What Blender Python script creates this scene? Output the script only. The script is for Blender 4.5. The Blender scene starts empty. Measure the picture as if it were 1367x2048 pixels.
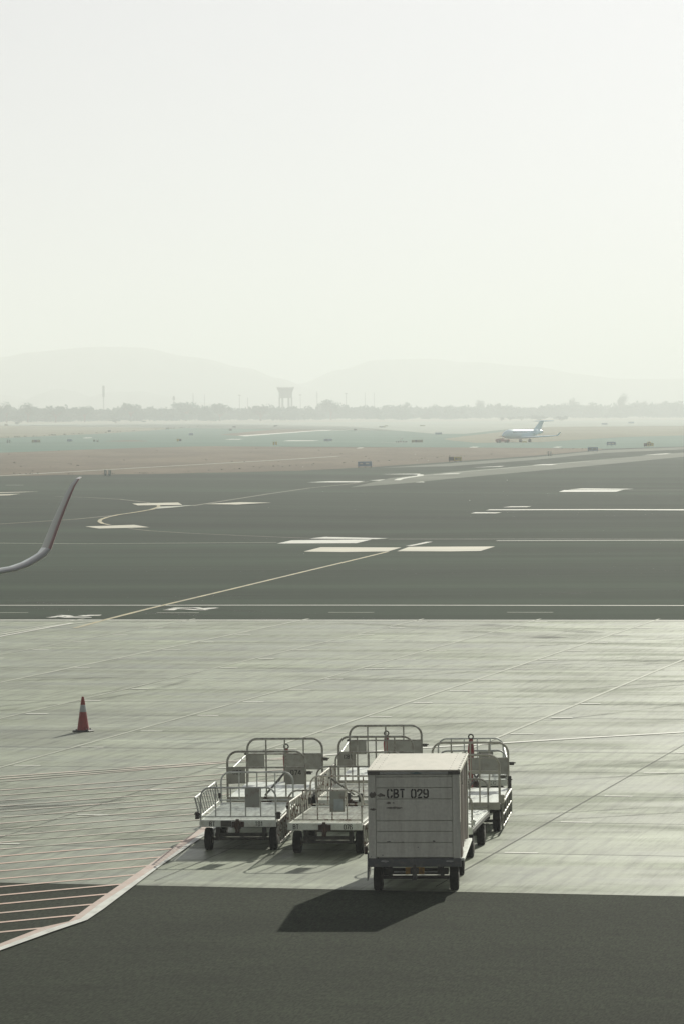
import bpy, bmesh, math, random
from mathutils import Vector, Matrix, noise
random.seed(7)
PI = math.pi
S = bpy.context.scene
COL = S.collection
# ------------------------------------------------------------------ camera
FP = 7000.0; PITCH = math.atan(149/FP); ROLL = .01285; CAMH = 7.34
F0 = Vector((0, math.cos(PITCH), -math.sin(PITCH)))
R0 = Vector((1, 0, 0)); U0 = Vector((0, math.sin(PITCH), math.cos(PITCH)))
CR = R0*math.cos(ROLL) - U0*math.sin(ROLL)
CU = R0*math.sin(ROLL) + U0*math.cos(ROLL)
CAM = Vector((0, 0, CAMH))
cd = bpy.data.cameras.new('camera'); cam = bpy.data.objects.new('camera', cd); COL.objects.link(cam)
m3 = Matrix((CR, CU, -F0)).transposed()
cam.matrix_world = Matrix.Translation(CAM) @ m3.to_4x4()
cd.sensor_fit = 'VERTICAL'; cd.sensor_height = 36; cd.lens = FP/2048*36
cd.clip_start = 1; cd.clip_end = 30000
S.camera = cam
# ------------------------------------------------------------------ sky, sun, exposure
SUN_EL = math.radians(23.8); SUN_AZ = math.radians(18.1)     # azimuth from +Y towards +X
w = bpy.data.worlds.new('World'); S.world = w; w.use_nodes = True
nt = w.node_tree; nt.nodes.clear()
sky = nt.nodes.new('ShaderNodeTexSky'); sky.sky_type = 'NISHITA'; sky.sun_disc = False
sky.sun_elevation = SUN_EL; sky.sun_rotation = SUN_AZ
sky.air_density = 1.0; sky.dust_density = 2.2; sky.ozone_density = 1.0
hs = nt.nodes.new('ShaderNodeHueSaturation'); hs.inputs['Saturation'].default_value = .10
mx = nt.nodes.new('ShaderNodeMix'); mx.data_type = 'RGBA'; mx.blend_type = 'MULTIPLY'; mx.inputs[0].default_value = 1
mx.inputs[7].default_value = (1.02, 1.0, 1.16, 1)
bg = nt.nodes.new('ShaderNodeBackground'); bg.inputs[1].default_value = .15
wo = nt.nodes.new('ShaderNodeOutputWorld')
nt.links.new(sky.outputs[0], hs.inputs['Color']); nt.links.new(hs.outputs[0], mx.inputs[6])
gm = nt.nodes.new('ShaderNodeGamma'); gm.inputs[1].default_value = .34
nt.links.new(mx.outputs[2], gm.inputs[0]); 
# dusty air: the sky is brightest in a broad glow around the sun and dims away from it
wtc = nt.nodes.new('ShaderNodeTexCoord'); wdt = nt.nodes.new('ShaderNodeVectorMath'); wdt.operation = 'DOT_PRODUCT'
wdt.inputs[1].default_value = (math.sin(SUN_AZ)*math.cos(SUN_EL), math.cos(SUN_AZ)*math.cos(SUN_EL), math.sin(SUN_EL))
wmr = nt.nodes.new('ShaderNodeMapRange'); wmr.interpolation_type = 'SMOOTHSTEP'
wmr.inputs[1].default_value = .15; wmr.inputs[2].default_value = .76; wmr.inputs[3].default_value = .84; wmr.inputs[4].default_value = 1.84
wsc = nt.nodes.new('ShaderNodeVectorMath'); wsc.operation = 'SCALE'
nt.links.new(wtc.outputs['Generated'], wdt.inputs[0]); nt.links.new(wdt.outputs['Value'], wmr.inputs[0])
nt.links.new(gm.outputs[0], wsc.inputs[0]); nt.links.new(wmr.outputs[0], wsc.inputs['Scale']); nt.links.new(wsc.outputs[0], bg.inputs[0]); nt.links.new(bg.outputs[0], wo.inputs[0])
sd = bpy.data.lights.new('sun', 'SUN'); sd.energy = 4.7; sd.angle = math.radians(.6); sd.color = (1, .98, .84)
sun = bpy.data.objects.new('sun', sd); COL.objects.link(sun)
SDIR = Vector((math.sin(SUN_AZ)*math.cos(SUN_EL), math.cos(SUN_AZ)*math.cos(SUN_EL), math.sin(SUN_EL)))
sun.rotation_euler = SDIR.to_track_quat('Z', 'Y').to_euler(); sun.location = (20, 60, 60)
S.view_settings.view_transform = 'Standard'; S.view_settings.look = 'None'
S.view_settings.gamma = 1; S.view_settings.exposure = .13
S.render.engine = 'CYCLES'
S.cycles.volume_bounces = 2; S.cycles.max_bounces = 6
S.cycles.use_denoising = True
HAZE_DENSITY = .00042; HAZE_COLOR = (.905, .94, .955, 1); HAZE_G = .22

# ------------------------------------------------------------------ photograph pixels -> places
def ray(px, py): return F0 + CR*((px-683.5)/FP) + CU*((1024-py)/FP)
YH = 818.0; HB = 9.6                       # the airfield beyond the apron is level; the apron falls away from the terminal
NB = ray(1367, YH).cross(ray(0, YH)).normalized()
if NB.z < 0: NB = -NB
PB = CAM - NB*HB
def zB(x, y): return PB.z - (NB.x*(x-PB.x) + NB.y*(y-PB.y))/NB.z
def gz(x, y): return max(0.0, zB(x, y))
def P(px, py, z=0.0):
    d = ray(px, py); t = (z-CAMH)/d.z; return CAM + d*t
def G(px, py):
    d = ray(px, py); best = None
    if d.z < 0:
        p = CAM + d*(-CAMH/d.z)
        best = p
    den = d.dot(NB)
    if den < 0:
        t = (PB-CAM).dot(NB)/den; q = CAM + d*t
        if best is None or q.y < best.y: best = q
    return best
def at_depth(px, py, Y):
    d = ray(px, py); return CAM + d*(Y/d.y)
# crease between the two planes: zB = 0 -> NB.x*x + NB.y*y = c
CRN = Vector((NB.x, NB.y, 0)); CRC = NB.dot(PB)
CRP = CRN*(CRC/CRN.length_squared)

# ------------------------------------------------------------------ node materials
def M(name, base, c2=None, rough=.6, metal=0, scale=4, stretch=(1, 1, 1), lo=.42, hi=.62, detail=6, bump=0, spec=.5, fine=0, fscale=60):
    m = bpy.data.materials.new(name); m.use_nodes = True; t = m.node_tree; n = t.nodes; L = t.links
    b = n['Principled BSDF']; b.inputs['Roughness'].default_value = rough; b.inputs['Metallic'].default_value = metal
    b.inputs['Specular IOR Level'].default_value = spec
    b.inputs['Base Color'].default_value = (*base, 1)
    tc = n.new('ShaderNodeTexCoord'); mp = n.new('ShaderNodeMapping'); mp.inputs['Scale'].default_value = stretch
    L.new(tc.outputs['Object'], mp.inputs[0])
    no = n.new('ShaderNodeTexNoise'); no.inputs['Scale'].default_value = scale; no.inputs['Detail'].default_value = detail
    no.inputs['Roughness'].default_value = .62
    L.new(mp.outputs[0], no.inputs['Vector'])
    if c2 is not None:
        cr = n.new('ShaderNodeValToRGB'); cr.color_ramp.elements[0].position = lo; cr.color_ramp.elements[1].position = hi
        cr.color_ramp.elements[0].color = (*base, 1); cr.color_ramp.elements[1].color = (*c2, 1)
        L.new(no.outputs[0], cr.inputs[0]); out = cr.outputs[0]
        if fine:
            n2 = n.new('ShaderNodeTexNoise'); n2.inputs['Scale'].default_value = fscale; n2.inputs['Detail'].default_value = 3
            L.new(tc.outputs['Object'], n2.inputs['Vector'])
            mr = n.new('ShaderNodeMapRange'); mr.inputs[1].default_value = .3; mr.inputs[2].default_value = .7
            mr.inputs[3].default_value = 1-fine; mr.inputs[4].default_value = 1+fine
            L.new(n2.outputs[0], mr.inputs[0])
            mm = n.new('ShaderNodeVectorMath'); mm.operation = 'SCALE'
            L.new(out, mm.inputs[0]); L.new(mr.outputs[0], mm.inputs['Scale']); out = mm.outputs[0]
        L.new(out, b.inputs['Base Color'])
    if bump:
        bp = n.new('ShaderNodeBump'); bp.inputs['Strength'].default_value = bump; bp.inputs['Distance'].default_value = .02
        L.new(no.outputs[0], bp.inputs['Height']); L.new(bp.outputs[0], b.inputs['Normal'])
    return m

GA = math.radians(-14.4)
U2 = Vector((math.cos(GA), math.sin(GA), 0)); V2 = Vector((-math.sin(GA), math.cos(GA), 0))
GO = Vector((-4.235, 73.126, 0)); SU = 4.78; SV = 4.76

def layered(name, base, layers, rough=.7, spec=.5, slab=0, bump=.0, rvar=None, band=None):
    """base colour multiplied by stretched noises laid along the slab grid: layers = (scale, (sx,sy), lo, hi, min, max)"""
    m = bpy.data.materials.new(name); m.use_nodes = True; t = m.node_tree; n = t.nodes; L = t.links
    b = n['Principled BSDF']; b.inputs['Roughness'].default_value = rough; b.inputs['Specular IOR Level'].default_value = spec
    tc = n.new('ShaderNodeTexCoord')
    mp = n.new('ShaderNodeMapping'); mp.vector_type = 'TEXTURE'
    mp.inputs['Location'].default_value = GO; mp.inputs['Rotation'].default_value = (0, 0, GA)
    L.new(tc.outputs['Object'], mp.inputs[0])
    fac = None; first = None
    for (sc, st, lo, hi, a, z) in layers:
        m2 = n.new('ShaderNodeMapping'); m2.inputs['Scale'].default_value = (st[0], st[1], 1)
        if len(st) > 2: m2.inputs['Rotation'].default_value = (0, 0, st[2])
        L.new(mp.outputs[0], m2.inputs[0])
        no = n.new('ShaderNodeTexNoise'); no.inputs['Scale'].default_value = sc; no.inputs['Detail'].default_value = 5
        no.inputs['Roughness'].default_value = .6
        L.new(m2.outputs[0], no.inputs['Vector'])
        mr = n.new('ShaderNodeMapRange'); mr.inputs[1].default_value = lo; mr.inputs[2].default_value = hi
        mr.inputs[3].default_value = a; mr.inputs[4].default_value = z
        L.new(no.outputs[0], mr.inputs[0])
        if first is None: first = no.outputs[0]
        if fac is None: fac = mr.outputs[0]
        else:
            mu = n.new('ShaderNodeMath'); mu.operation = 'MULTIPLY'; L.new(fac, mu.inputs[0]); L.new(mr.outputs[0], mu.inputs[1]); fac = mu.outputs[0]
    if slab:
        m3_ = n.new('ShaderNodeVectorMath'); m3_.operation = 'DIVIDE'; m3_.inputs[1].default_value = (SU, SV, 1000)
        L.new(mp.outputs[0], m3_.inputs[0])
        fl = n.new('ShaderNodeVectorMath'); fl.operation = 'FLOOR'; L.new(m3_.outputs[0], fl.inputs[0])
        wn = n.new('ShaderNodeTexWhiteNoise'); wn.noise_dimensions = '3D'; L.new(fl.outputs[0], wn.inputs['Vector'])
        mr = n.new('ShaderNodeMapRange'); mr.inputs[3].default_value = 1-slab; mr.inputs[4].default_value = 1+slab*.6
        L.new(wn.outputs['Value'], mr.inputs[0])
        mu = n.new('ShaderNodeMath'); mu.operation = 'MULTIPLY'; L.new(fac, mu.inputs[0]); L.new(mr.outputs[0], mu.inputs[1]); fac = mu.outputs[0]
    if band:      # rubber-darkened strip along the taxiway centre line
        sp = n.new('ShaderNodeSeparateXYZ'); L.new(mp.outputs[0], sp.inputs[0])
        for (a, z, o1, o2) in band:
            mr = n.new('ShaderNodeMapRange'); mr.interpolation_type = 'SMOOTHSTEP'
            mr.inputs[1].default_value = a; mr.inputs[2].default_value = z; mr.inputs[3].default_value = o1; mr.inputs[4].default_value = o2
            L.new(sp.outputs[1], mr.inputs[0]); mu = n.new('ShaderNodeMath'); mu.operation = 'MULTIPLY'; L.new(fac, mu.inputs[0]); L.new(mr.outputs[0], mu.inputs[1]); fac = mu.outputs[0]
    sc_ = n.new('ShaderNodeVectorMath'); sc_.operation = 'SCALE'; sc_.inputs[0].default_value = base
    L.new(fac, sc_.inputs['Scale']); L.new(sc_.outputs[0], b.inputs['Base Color'])
    if rvar:
        m2 = n.new('ShaderNodeMapping'); m2.inputs['Scale'].default_value = (.25, .8, 1); L.new(mp.outputs[0], m2.inputs[0])
        no = n.new('ShaderNodeTexNoise'); no.inputs['Scale'].default_value = .6; no.inputs['Detail'].default_value = 5; L.new(m2.outputs[0], no.inputs['Vector'])
        mr = n.new('ShaderNodeMapRange'); mr.inputs[1].default_value = .38; mr.inputs[2].default_value = .64; mr.inputs[3].default_value = rvar[0]; mr.inputs[4].default_value = rvar[1]
        L.new(no.outputs[0], mr.inputs[0]); L.new(mr.outputs[0], b.inputs['Roughness'])
    if bump:
        bp = n.new('ShaderNodeBump'); bp.inputs['Strength'].default_value = bump; bp.inputs['Distance'].default_value = .01
        L.new(first, bp.inputs['Height']); L.new(bp.outputs[0], b.inputs['Normal'])
    return m

m_soil = M('dry soil', (.28, .28, .21), (.34, .34, .26), rough=.95, scale=.012, stretch=(1, .25, 1), spec=.1, fine=.15, fscale=.5)
m_pale = M('pale ground', (.26, .30, .25), (.32, .36, .30), rough=.9, scale=.01, stretch=(1, .3, 1), spec=.1)
m_grass = M('dry brown grass', (.088, .060, .028), (.135, .098, .055), rough=.95, scale=.05, stretch=(1, .3, 1), spec=.1, fine=.35, fscale=.8)
m_grass2 = M('dry yellow grass', (.155, .15, .085), (.21, .205, .13), rough=.95, scale=.02, stretch=(1, .3, 1), spec=.1, fine=.2, fscale=.6)
m_asph = layered('dark asphalt', (.033, .054, .034), [(12, (1, .12), .3, .7, .9, 1.1), (.02, (1, 1), .35, .65, .82, 1.15), (.10, (.10, 1.3), .35, .68, .80, 1.12), (.35, (.05, 1.6), .35, .7, .84, 1.08), (.03, (.15, 1.6, .0), .42, .60, .76, 1.12)], rough=.95, spec=.03, band=((170, 225, 1, .72), (235, 340, 1, 1.45)))
m_asph_near = layered('near asphalt', (.027, .033, .022), [(34, (1, .18), .34, .66, .45, 1.6), (9, (1, .4), .3, .7, .85, 1.15), (16, (1, .35), .70, .78, 1, 2.6), (1.3, (.5, 1.2), .55, .72, 1, .78), (.5, (1, 1), .3, .7, .82, 1.14), (.25, (.5, 1.8), .35, .65, .88, 1.08)], rough=.95, spec=.04, bump=.25)
m_shoulder = M('pale asphalt', (.12, .135, .105), (.15, .165, .13), rough=.85, scale=.05, stretch=(.3, 1, 1), spec=.05)
m_taxi = M('taxiway asphalt', (.045, .125, .09), (.065, .155, .115), rough=.85, scale=.01, stretch=(.5, 2, 1), spec=.05)
m_conc = layered('apron concrete', (.222, .250, .180), [
    (16, (1, 1), .3, .7, .90, 1.08),
    (1.6, (3.2, .22), .47, .66, 1.05, .62),
    (3.0, (.16, 1.4), .38, .66, 1.08, .90),
    (.7, (.3, 1.0), .38, .66, 1.10, .86),
    (.16, (1, .7), .35, .68, .90, 1.12),
    (6.0, (2.6, .10), .52, .64, 1.0, .74),
    (.9, (.05, 1.5), .54, .66, 1.0, 1.35),
    (.35, (.5, 1.0), .36, .64, .80, 1.16), (.9, (1, 1), .56, .72, 1, .78), (9, (.5, .5), .66, .74, 1.0, .7)], rough=.66, spec=.22, slab=.16, bump=.06, rvar=(.46, .82))
m_joint = M('joint sealant', (.03, .03, .027), rough=.8)
m_jpale = M('pale joint', (.38, .40, .32), (.26, .28, .215), rough=.7, scale=.8)
m_white = M('white road paint', (.62, .62, .56), (.42, .42, .37), rough=.7, scale=1.5, lo=.5, hi=.75)
m_cream = M('cream road paint', (.50, .47, .36), (.36, .345, .27), rough=.7, scale=.3, stretch=(.3, 1, 1), lo=.45, hi=.7)
m_wht2 = M('bright road paint', (.60, .60, .54), (.42, .43, .38), rough=.7, scale=.5, lo=.48, hi=.68)
m_yell = M('yellow road paint', (.40, .34, .17), (.26, .23, .13), rough=.7, scale=.5)
m_yfade = M('faded yellow paint', (.20, .18, .12), (.15, .14, .10), rough=.7, scale=.3)
m_pink = M('faded red road paint', (.56, .38, .30), (.44, .34, .27), rough=.7, scale=1.2, lo=.45, hi=.68)
m_pinkw = M('worn red road paint', (.54, .45, .38), (.28, .29, .225), rough=.7, scale=1.2, lo=.40, hi=.60)
m_bord = M('worn white border paint', (.56, .57, .53), (.38, .39, .35), rough=.7, scale=2.5, stretch=(1.3, .6, 1), lo=.45, hi=.72)
m_borp = M('worn pink border paint', (.42, .29, .24), (.47, .41, .36), rough=.7, scale=2.2, stretch=(1.3, .6, 1), lo=.40, hi=.68)

# ------------------------------------------------------------------ mesh helpers
def tag(o, label=None, cat=None, group=None, kind=None):
    if label: o['label'] = label
    if cat: o['category'] = cat
    if group: o['group'] = group
    if kind: o['kind'] = kind
    return o
def thing(name, label, cat, loc=(0, 0, 0), rz=0, group=None):
    o = bpy.data.objects.new(name, None); COL.objects.link(o); o.empty_display_size = .3
    o.location = loc; o.rotation_euler = (0, 0, rz)
    return tag(o, label, cat, group)
def link(name, bm, mats, parent=None, smooth=False, recalc=True):
    if recalc: bmesh.ops.recalc_face_normals(bm, faces=bm.faces[:])
    me = bpy.data.meshes.new(name); bm.to_mesh(me); bm.free()
    for m in (mats if isinstance(mats, (list, tuple)) else [mats]): me.materials.append(m)
    if smooth:
        for p in me.polygons: p.use_smooth = True
        try: me.set_sharp_from_angle(angle=math.radians(40))
        except Exception: pass
    o = bpy.data.objects.new(name, me); COL.objects.link(o)
    if parent: o.parent = parent
    return o
def box(bm, x0, x1, y0, y1, z0, z1, mi=0, bev=0, mat=None):
    vs = [bm.verts.new((x, y, z)) for z in (z0, z1) for y in (y0, y1) for x in (x0, x1)]
    fs = [bm.faces.new([vs[i] for i in q]) for q in ((0, 2, 3, 1), (4, 5, 7, 6), (0, 1, 5, 4), (2, 6, 7, 3), (0, 4, 6, 2), (1, 3, 7, 5))]
    for f in fs: f.material_index = mi
    if mat is not None: bmesh.ops.transform(bm, matrix=mat, verts=vs)
    if bev:
        es = list({e for f in fs for e in f.edges})
        r = bmesh.ops.bevel(bm, geom=es, offset=bev, segments=1, profile=.7, affect='EDGES')
        for f in r['faces']: f.material_index = mi
def tube(bm, pts, r, seg=8, mi=0, closed=False):
    pts = [Vector(p) for p in pts]; rings = []; n = len(pts)
    up = None
    for i, p in enumerate(pts):
        if closed: d = (pts[(i+1) % n]-pts[i-1])
        else: d = (pts[min(i+1, n-1)] - pts[max(i-1, 0)])
        d.normalize()
        if up is None:
            up = Vector((0, 0, 1)) if abs(d.z) < .9 else Vector((0, 1, 0))
        a = d.cross(up)
        if a.length < 1e-4: a = d.cross(Vector((1, 0, 0)))
        a.normalize(); b2 = a.cross(d).normalized(); up = b2
        rr = r[i] if isinstance(r, (list, tuple)) else r
        rings.append([bm.verts.new(p + a*math.cos(t*2*PI/seg)*rr + b2*math.sin(t*2*PI/seg)*rr) for t in range(seg)])
    m = n if closed else n-1
    for i in range(m):
        A, B = rings[i], rings[(i+1) % n]
        for t in range(seg):
            f = bm.faces.new((A[t], A[(t+1) % seg], B[(t+1) % seg], B[t])); f.material_index = mi
    if not closed:
        bm.faces.new(rings[0][::-1]).material_index = mi; bm.faces.new(rings[-1]).material_index = mi
def lathe(bm, prof, c, axis='z', seg=24, mi=0):
    """prof: (radius, height) pairs about an axis through c"""
    c = Vector(c); rings = []
    for r, h in prof:
        ring = []
        for t in range(seg):
            a = t*2*PI/seg; u, v = math.cos(a)*r, math.sin(a)*r
            o = Vector((u, v, h)) if axis == 'z' else (Vector((h, u, v)) if axis == 'x' else Vector((u, h, v)))
            ring.append(bm.verts.new(c+o))
        rings.append(ring)
    for A, B in zip(rings, rings[1:]):
        for t in range(seg):
            f = bm.faces.new((A[t], A[(t+1) % seg], B[(t+1) % seg], B[t])); f.material_index = mi
    bm.faces.new(rings[0][::-1]).material_index = mi; bm.faces.new(rings[-1]).material_index = mi

# ------------------------------------------------------------------ stencil lettering
GLY = {
 'C': [[(.56, .74), (.56, .86), (.44, 1), (.36, 1)], [(.22, 1), (.12, 1), (0, .86), (0, .14), (.12, 0), (.22, 0)], [(.36, 0), (.44, 0), (.56, .14), (.56, .26)]],
 'B': [[(.02, 0), (.02, 1)], [(-.07, 1), (.40, 1), (.52, .86), (.52, .66), (.40, .54), (.12, .54)], [(.12, .46), (.42, .46), (.56, .34), (.56, .14), (.42, 0), (-.07, 0)]],
 'T': [[(-.02, 1), (.58, 1)], [(.28, .87), (.28, -.04)]],
 'L': [[(.05, 1), (.05, 0), (.5, 0)]], 'A': [[(0, 0), (.24, 1)], [(.34, 1), (.58, 0)], [(.2, .34), (.38, .34)]],
 'E': [[(.02, -.04), (.02, 1.04)], [(.17, 1), (.55, 1)], [(.17, .5), (.45, .5)], [(.17, 0), (.55, 0)]],
 '0': [[(.25, 1), (.12, 1), (0, .85), (0, .15), (.12, 0), (.25, 0)], [(.32, 0), (.44, 0), (.56, .15), (.56, .85), (.44, 1), (.32, 1)]],
 '1': [[(.1, .84), (.3, 1), (.3, 0)]],
 '2': [[(0, .72), (0, .88), (.12, 1), (.44, 1), (.56, .88), (.56, .66), (.1, .2)], [(0, 0), (.6, 0)]],
 '4': [[(.42, 1.04), (.42, -.04)], [(.34, .98), (-.02, .36), (-.02, .28), (.3, .28)], [(.52, .28), (.62, .28)]],
 '6': [[(.56, .8), (.5, .95), (.44, 1), (.14, 1), (0, .85), (0, .15), (.12, 0), (.22, 0)], [(.36, 0), (.44, 0), (.56, .14), (.56, .42), (.44, .56), (.16, .56)]],
 '7': [[(-.02, 1), (.56, 1), (.2, -.04)]],
 '8': [[(.2, .56), (.02, .66), (.02, .88), (.14, 1), (.42, 1), (.54, .88), (.54, .66), (.36, .56)], [(.16, .42), (0, .34), (0, .12), (.14, 0), (.42, 0), (.56, .12), (.56, .34), (.4, .42)]],
 '9': [[(0, .2), (.06, .05), (.12, 0), (.42, 0), (.56, .15), (.56, .85), (.44, 1), (.34, 1)], [(.2, 1), (.12, 1), (0, .86), (0, .58), (.12, .44), (.4, .44)]],
}
def strip2(pts, w):
    L_, R_ = [], []
    n = len(pts)
    for i in range(n):
        p = Vector(pts[i]).to_2d() if len(pts[i]) > 2 else Vector(pts[i])
        a = Vector(pts[max(i-1, 0)]); b = Vector(pts[min(i+1, n-1)])
        d1 = (p-a); d2 = (b-p)
        if d1.length < 1e-9: d1 = d2
        if d2.length < 1e-9: d2 = d1
        d1 = d1.normalized(); d2 = d2.normalized()
        t = (d1+d2)
        if t.length < 1e-6: t = d1
        t = t.normalized(); nn = Vector((-t.y, t.x)); k = 1/max(.45, abs(nn.dot(Vector((-d1.y, d1.x)))))
        L_.append(p+nn*w/2*k); R_.append(p-nn*w/2*k)
    return L_, R_
def text_bm(bm, s, x, y, z, h, wd=.17, gap=.30, squeeze=1, mi=0, flip=1):
    """stencil text in the local XZ plane at depth y, left edge x, bottom z, letter height h"""
    cx = x
    for ch in s:
        if ch == ' ': cx += h*.5*squeeze; continue
        for st in GLY[ch]:
            A, B = strip2([(p[0]*h*squeeze, p[1]*h) for p in st], wd*h)
            va = [bm.verts.new((cx+p.x, y, z+p.y)) for p in A]; vb = [bm.verts.new((cx+p.x, y, z+p.y)) for p in B]
            for i in range(len(A)-1):
                bm.faces.new((va[i], va[i+1], vb[i+1], vb[i])).material_index = mi
        cx += h*(.58+gap)*squeeze

# ------------------------------------------------------------------ ground sheets
LIFT = [0.012]
def sheet_bm(bm, xy, lift, mi=0):
    vs = [bm.verts.new((p[0], p[1], 0)) for p in xy]
    f = bm.faces.new(vs); f.material_index = mi
def finish(name, bm, mats, lift=0, label=None, smooth=False):
    """cut at the fold where apron meets level field, then drop every vertex onto the ground"""
    lay = bm.verts.layers.float.get('lift')
    ge = bm.verts[:]+bm.edges[:]+bm.faces[:]
    bmesh.ops.bisect_plane(bm, geom=ge, dist=.0001, plane_co=CRP, plane_no=CRN.normalized())
    for v in bm.verts: v.co.z = gz(v.co.x, v.co.y) + lift + v.co.z
    for f in bm.faces:
        f.normal_update()
        if f.normal.z < 0: f.normal_flip()
    o = link(name, bm, mats, recalc=False); tag(o, label, None, None, 'structure'); return o
def px_sheet(name, pts, mat, lift, label=None):
    bm = bmesh.new(); xy = [G(*p) for p in pts]
    vs = [bm.verts.new((p.x, p.y, 0)) for p in xy]; bm.faces.new(vs)
    bmesh.ops.triangulate(bm, faces=bm.faces[:])
    return finish(name, bm, mat, lift, label)

def jag(pts, amp, n=6, seed=1):
    """roughens a boundary given in pixels by splitting it"""
    rnd = random.Random(seed); out = []
    for a, b in zip(pts, pts[1:]+pts[:1]):
        out.append(a)
        for k in range(1, n):
            t = k/n; out.append((a[0]+(b[0]-a[0])*t, a[1]+(b[1]-a[1])*t + rnd.uniform(-amp, amp)))
    return out

bm = bmesh.new()
vs = [bm.verts.new(p) for p in ((-2300, -150, 0), (2300, -150, 0), (2300, 10400, 0), (-2300, 10400, 0))]; bm.faces.new(vs)
finish('ground', bm, m_soil, 0, 'dry soil of the airfield')
def gridpt(u, v): return GO + U2*u + V2*v
# near asphalt: everything on this side of the slab edge
e0, e1 = P(0, 1765.9), P(1367, 1793.7); ed = (e1-e0).normalized()
f0, f1 = P(0, 1239.6), P(1367, 1240.6); fd = (f1-f0).normalized()
bm = bmesh.new()
A_, B_ = e0-ed*55, e1+ed*55
vs = [bm.verts.new((p.x, p.y, 0)) for p in (A_, A_-Vector((0, 110, 0)), B_-Vector((0, 110, 0)), B_)]; bm.faces.new(vs)
finish('service_road', bm, m_asph_near, .004, 'near dark asphalt road')
bm = bmesh.new()
C_, D_ = f0-fd*90, f1+fd*90
vs = [bm.verts.new((p.x, p.y, 0)) for p in (A_, B_, D_, C_)]; bm.faces.new(vs)
finish('apron', bm, m_conc, .008, 'pale concrete apron of square slabs')
# dark asphalt beyond the apron
bm = bmesh.new()
far = [G(1500, 852), G(1105, 853), G(900, 853), G(600, 852), G(300, 850), G(-100, 850)]
vs = [bm.verts.new((p.x, p.y, 0)) for p in [C_, D_, G(1900, 900)]+far+[G(-500, 900)]]; bm.faces.new(vs)
bmesh.ops.triangulate(bm, faces=bm.faces[:])
finish('taxiway', bm, m_asph, .004, 'wide dark asphalt taxiway')
px_sheet('grass_verge', jag([(-60, 955), (0, 953), (145, 950), (300, 948.5), (600, 942), (750, 934), (900, 923.9), (1067, 911.9), (1199, 899.8), (1207, 897.6), (1177, 896.9), (1067, 896), (900, 895.8), (600, 895.4), (432, 892.6), (300, 895.2), (0, 905.7), (-60, 908)], .35), m_grass, .03, 'brown dry grass strip')
px_sheet('far_taxiway', [(-60, 907.8), (0, 905.6), (300, 895.1), (432, 892.5), (600, 895.3), (900, 895.7), (1067, 895.9), (1177, 896.8), (1207, 897.5), (1367, 893), (1450, 891), (1450, 851.5), (1105, 853), (900, 852.5), (600, 852), (300, 850), (-60, 850)], m_taxi, .02, 'grey green taxiway crossing the field')
px_sheet('grass_strip_left', jag([(-60, 879), (0, 876.5), (90, 872.5), (190, 868), (300, 861.5), (432, 851.5), (432, 848.5), (300, 849), (0, 851), (-60, 851.5)], .25, seed=2), m_grass2, .04, 'yellowish dry grass strip')
px_sheet('grass_island', jag([(440, 869.5), (480, 872), (600, 863.8), (690, 857.3), (680, 855.6), (620, 855.3), (560, 858), (500, 863.5)], .25, seed=3), m_grass, .05, 'tapering dry grass island')
px_sheet('grass_sliver', [(200, 882.8), (240, 883.4), (294, 883), (296, 882), (262, 880.6), (230, 881.6)], m_grass, .05, 'sliver of dry grass')
px_sheet('grass_strip_right', jag([(885, 878.5), (940, 871), (1002, 864), (1060, 856.5), (1105, 853.8), (1430, 851.5), (1430, 869.5), (1250, 874), (1150, 880), (1080, 884.5), (950, 886), (900, 881)], .2, seed=4), m_grass2, .05, 'dry grass strip behind the jet')
px_sheet('shoulder', [(780, 956.5), (840, 950), (900, 944), (1000, 936), (1100, 928), (1200, 919), (1300, 910.5), (1430, 900), (1430, 908.5), (1367, 913.5), (1200, 930), (1050, 944), (900, 957.6), (820, 966), (700, 975)], m_shoulder, .02, 'paler asphalt shoulder')
px_sheet('shoulder_edge', [(760, 936), (900, 926.5), (1067, 914.5), (1206, 900.5), (1430, 892), (1430, 896), (1206, 906), (1067, 920), (900, 932.5)], m_shoulder, .014, 'paler asphalt edge by the grass')
px_sheet('far_runway', [(-60, 850.8), (0, 850.5), (432, 848), (600, 851), (690, 852.5), (800, 862), (870, 868), (930, 868), (1002, 860), (1105, 853.7), (1430, 851.5), (1430, 840), (1100, 841.5), (900, 843), (600, 845), (432, 846.5), (-60, 848)], m_pale, .06, 'pale far runway')

# ---- painted markings and joints, one object each
WID = {}
def pxline(pts, w_m):
    """polyline in pixels -> left and right edges on the ground, w_m wide"""
    q = [G(*p) for p in pts]
    A, B = strip2([(p.x, p.y) for p in q], w_m); return A, B
MB = {}
def layer(name, mats): 
    MB[name] = (bmesh.new(), mats, [0]); return MB[name]
def put_poly(nm, pts, mi=0, world=False):
    bm, _, k = MB[nm]; k[0] += 1
    q = pts if world else [G(*p) for p in pts]
    z = .0003*(k[0] % 40)*(1 if q[0].y < 300 else 6)
    vs = [bm.verts.new((p[0], p[1], z)) for p in q]; f = bm.faces.new(vs); f.material_index = mi
def put_line(nm, pts, w_m, mi=0, world=False):
    bm, _, k = MB[nm]; k[0] += 1
    q = [Vector((p[0], p[1])) for p in pts] if world else [G(*p).to_2d() for p in pts]
    z = .0003*(k[0] % 40)*(1 if q[0].y < 300 else 6)
    A, B = strip2([tuple(p) for p in q], w_m)
    va = [bm.verts.new((p.x, p.y, z)) for p in A]; vb = [bm.verts.new((p.x, p.y, z)) for p in B]
    for i in range(len(A)-1): bm.faces.new((va[i], va[i+1], vb[i+1], vb[i])).material_index = mi

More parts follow.
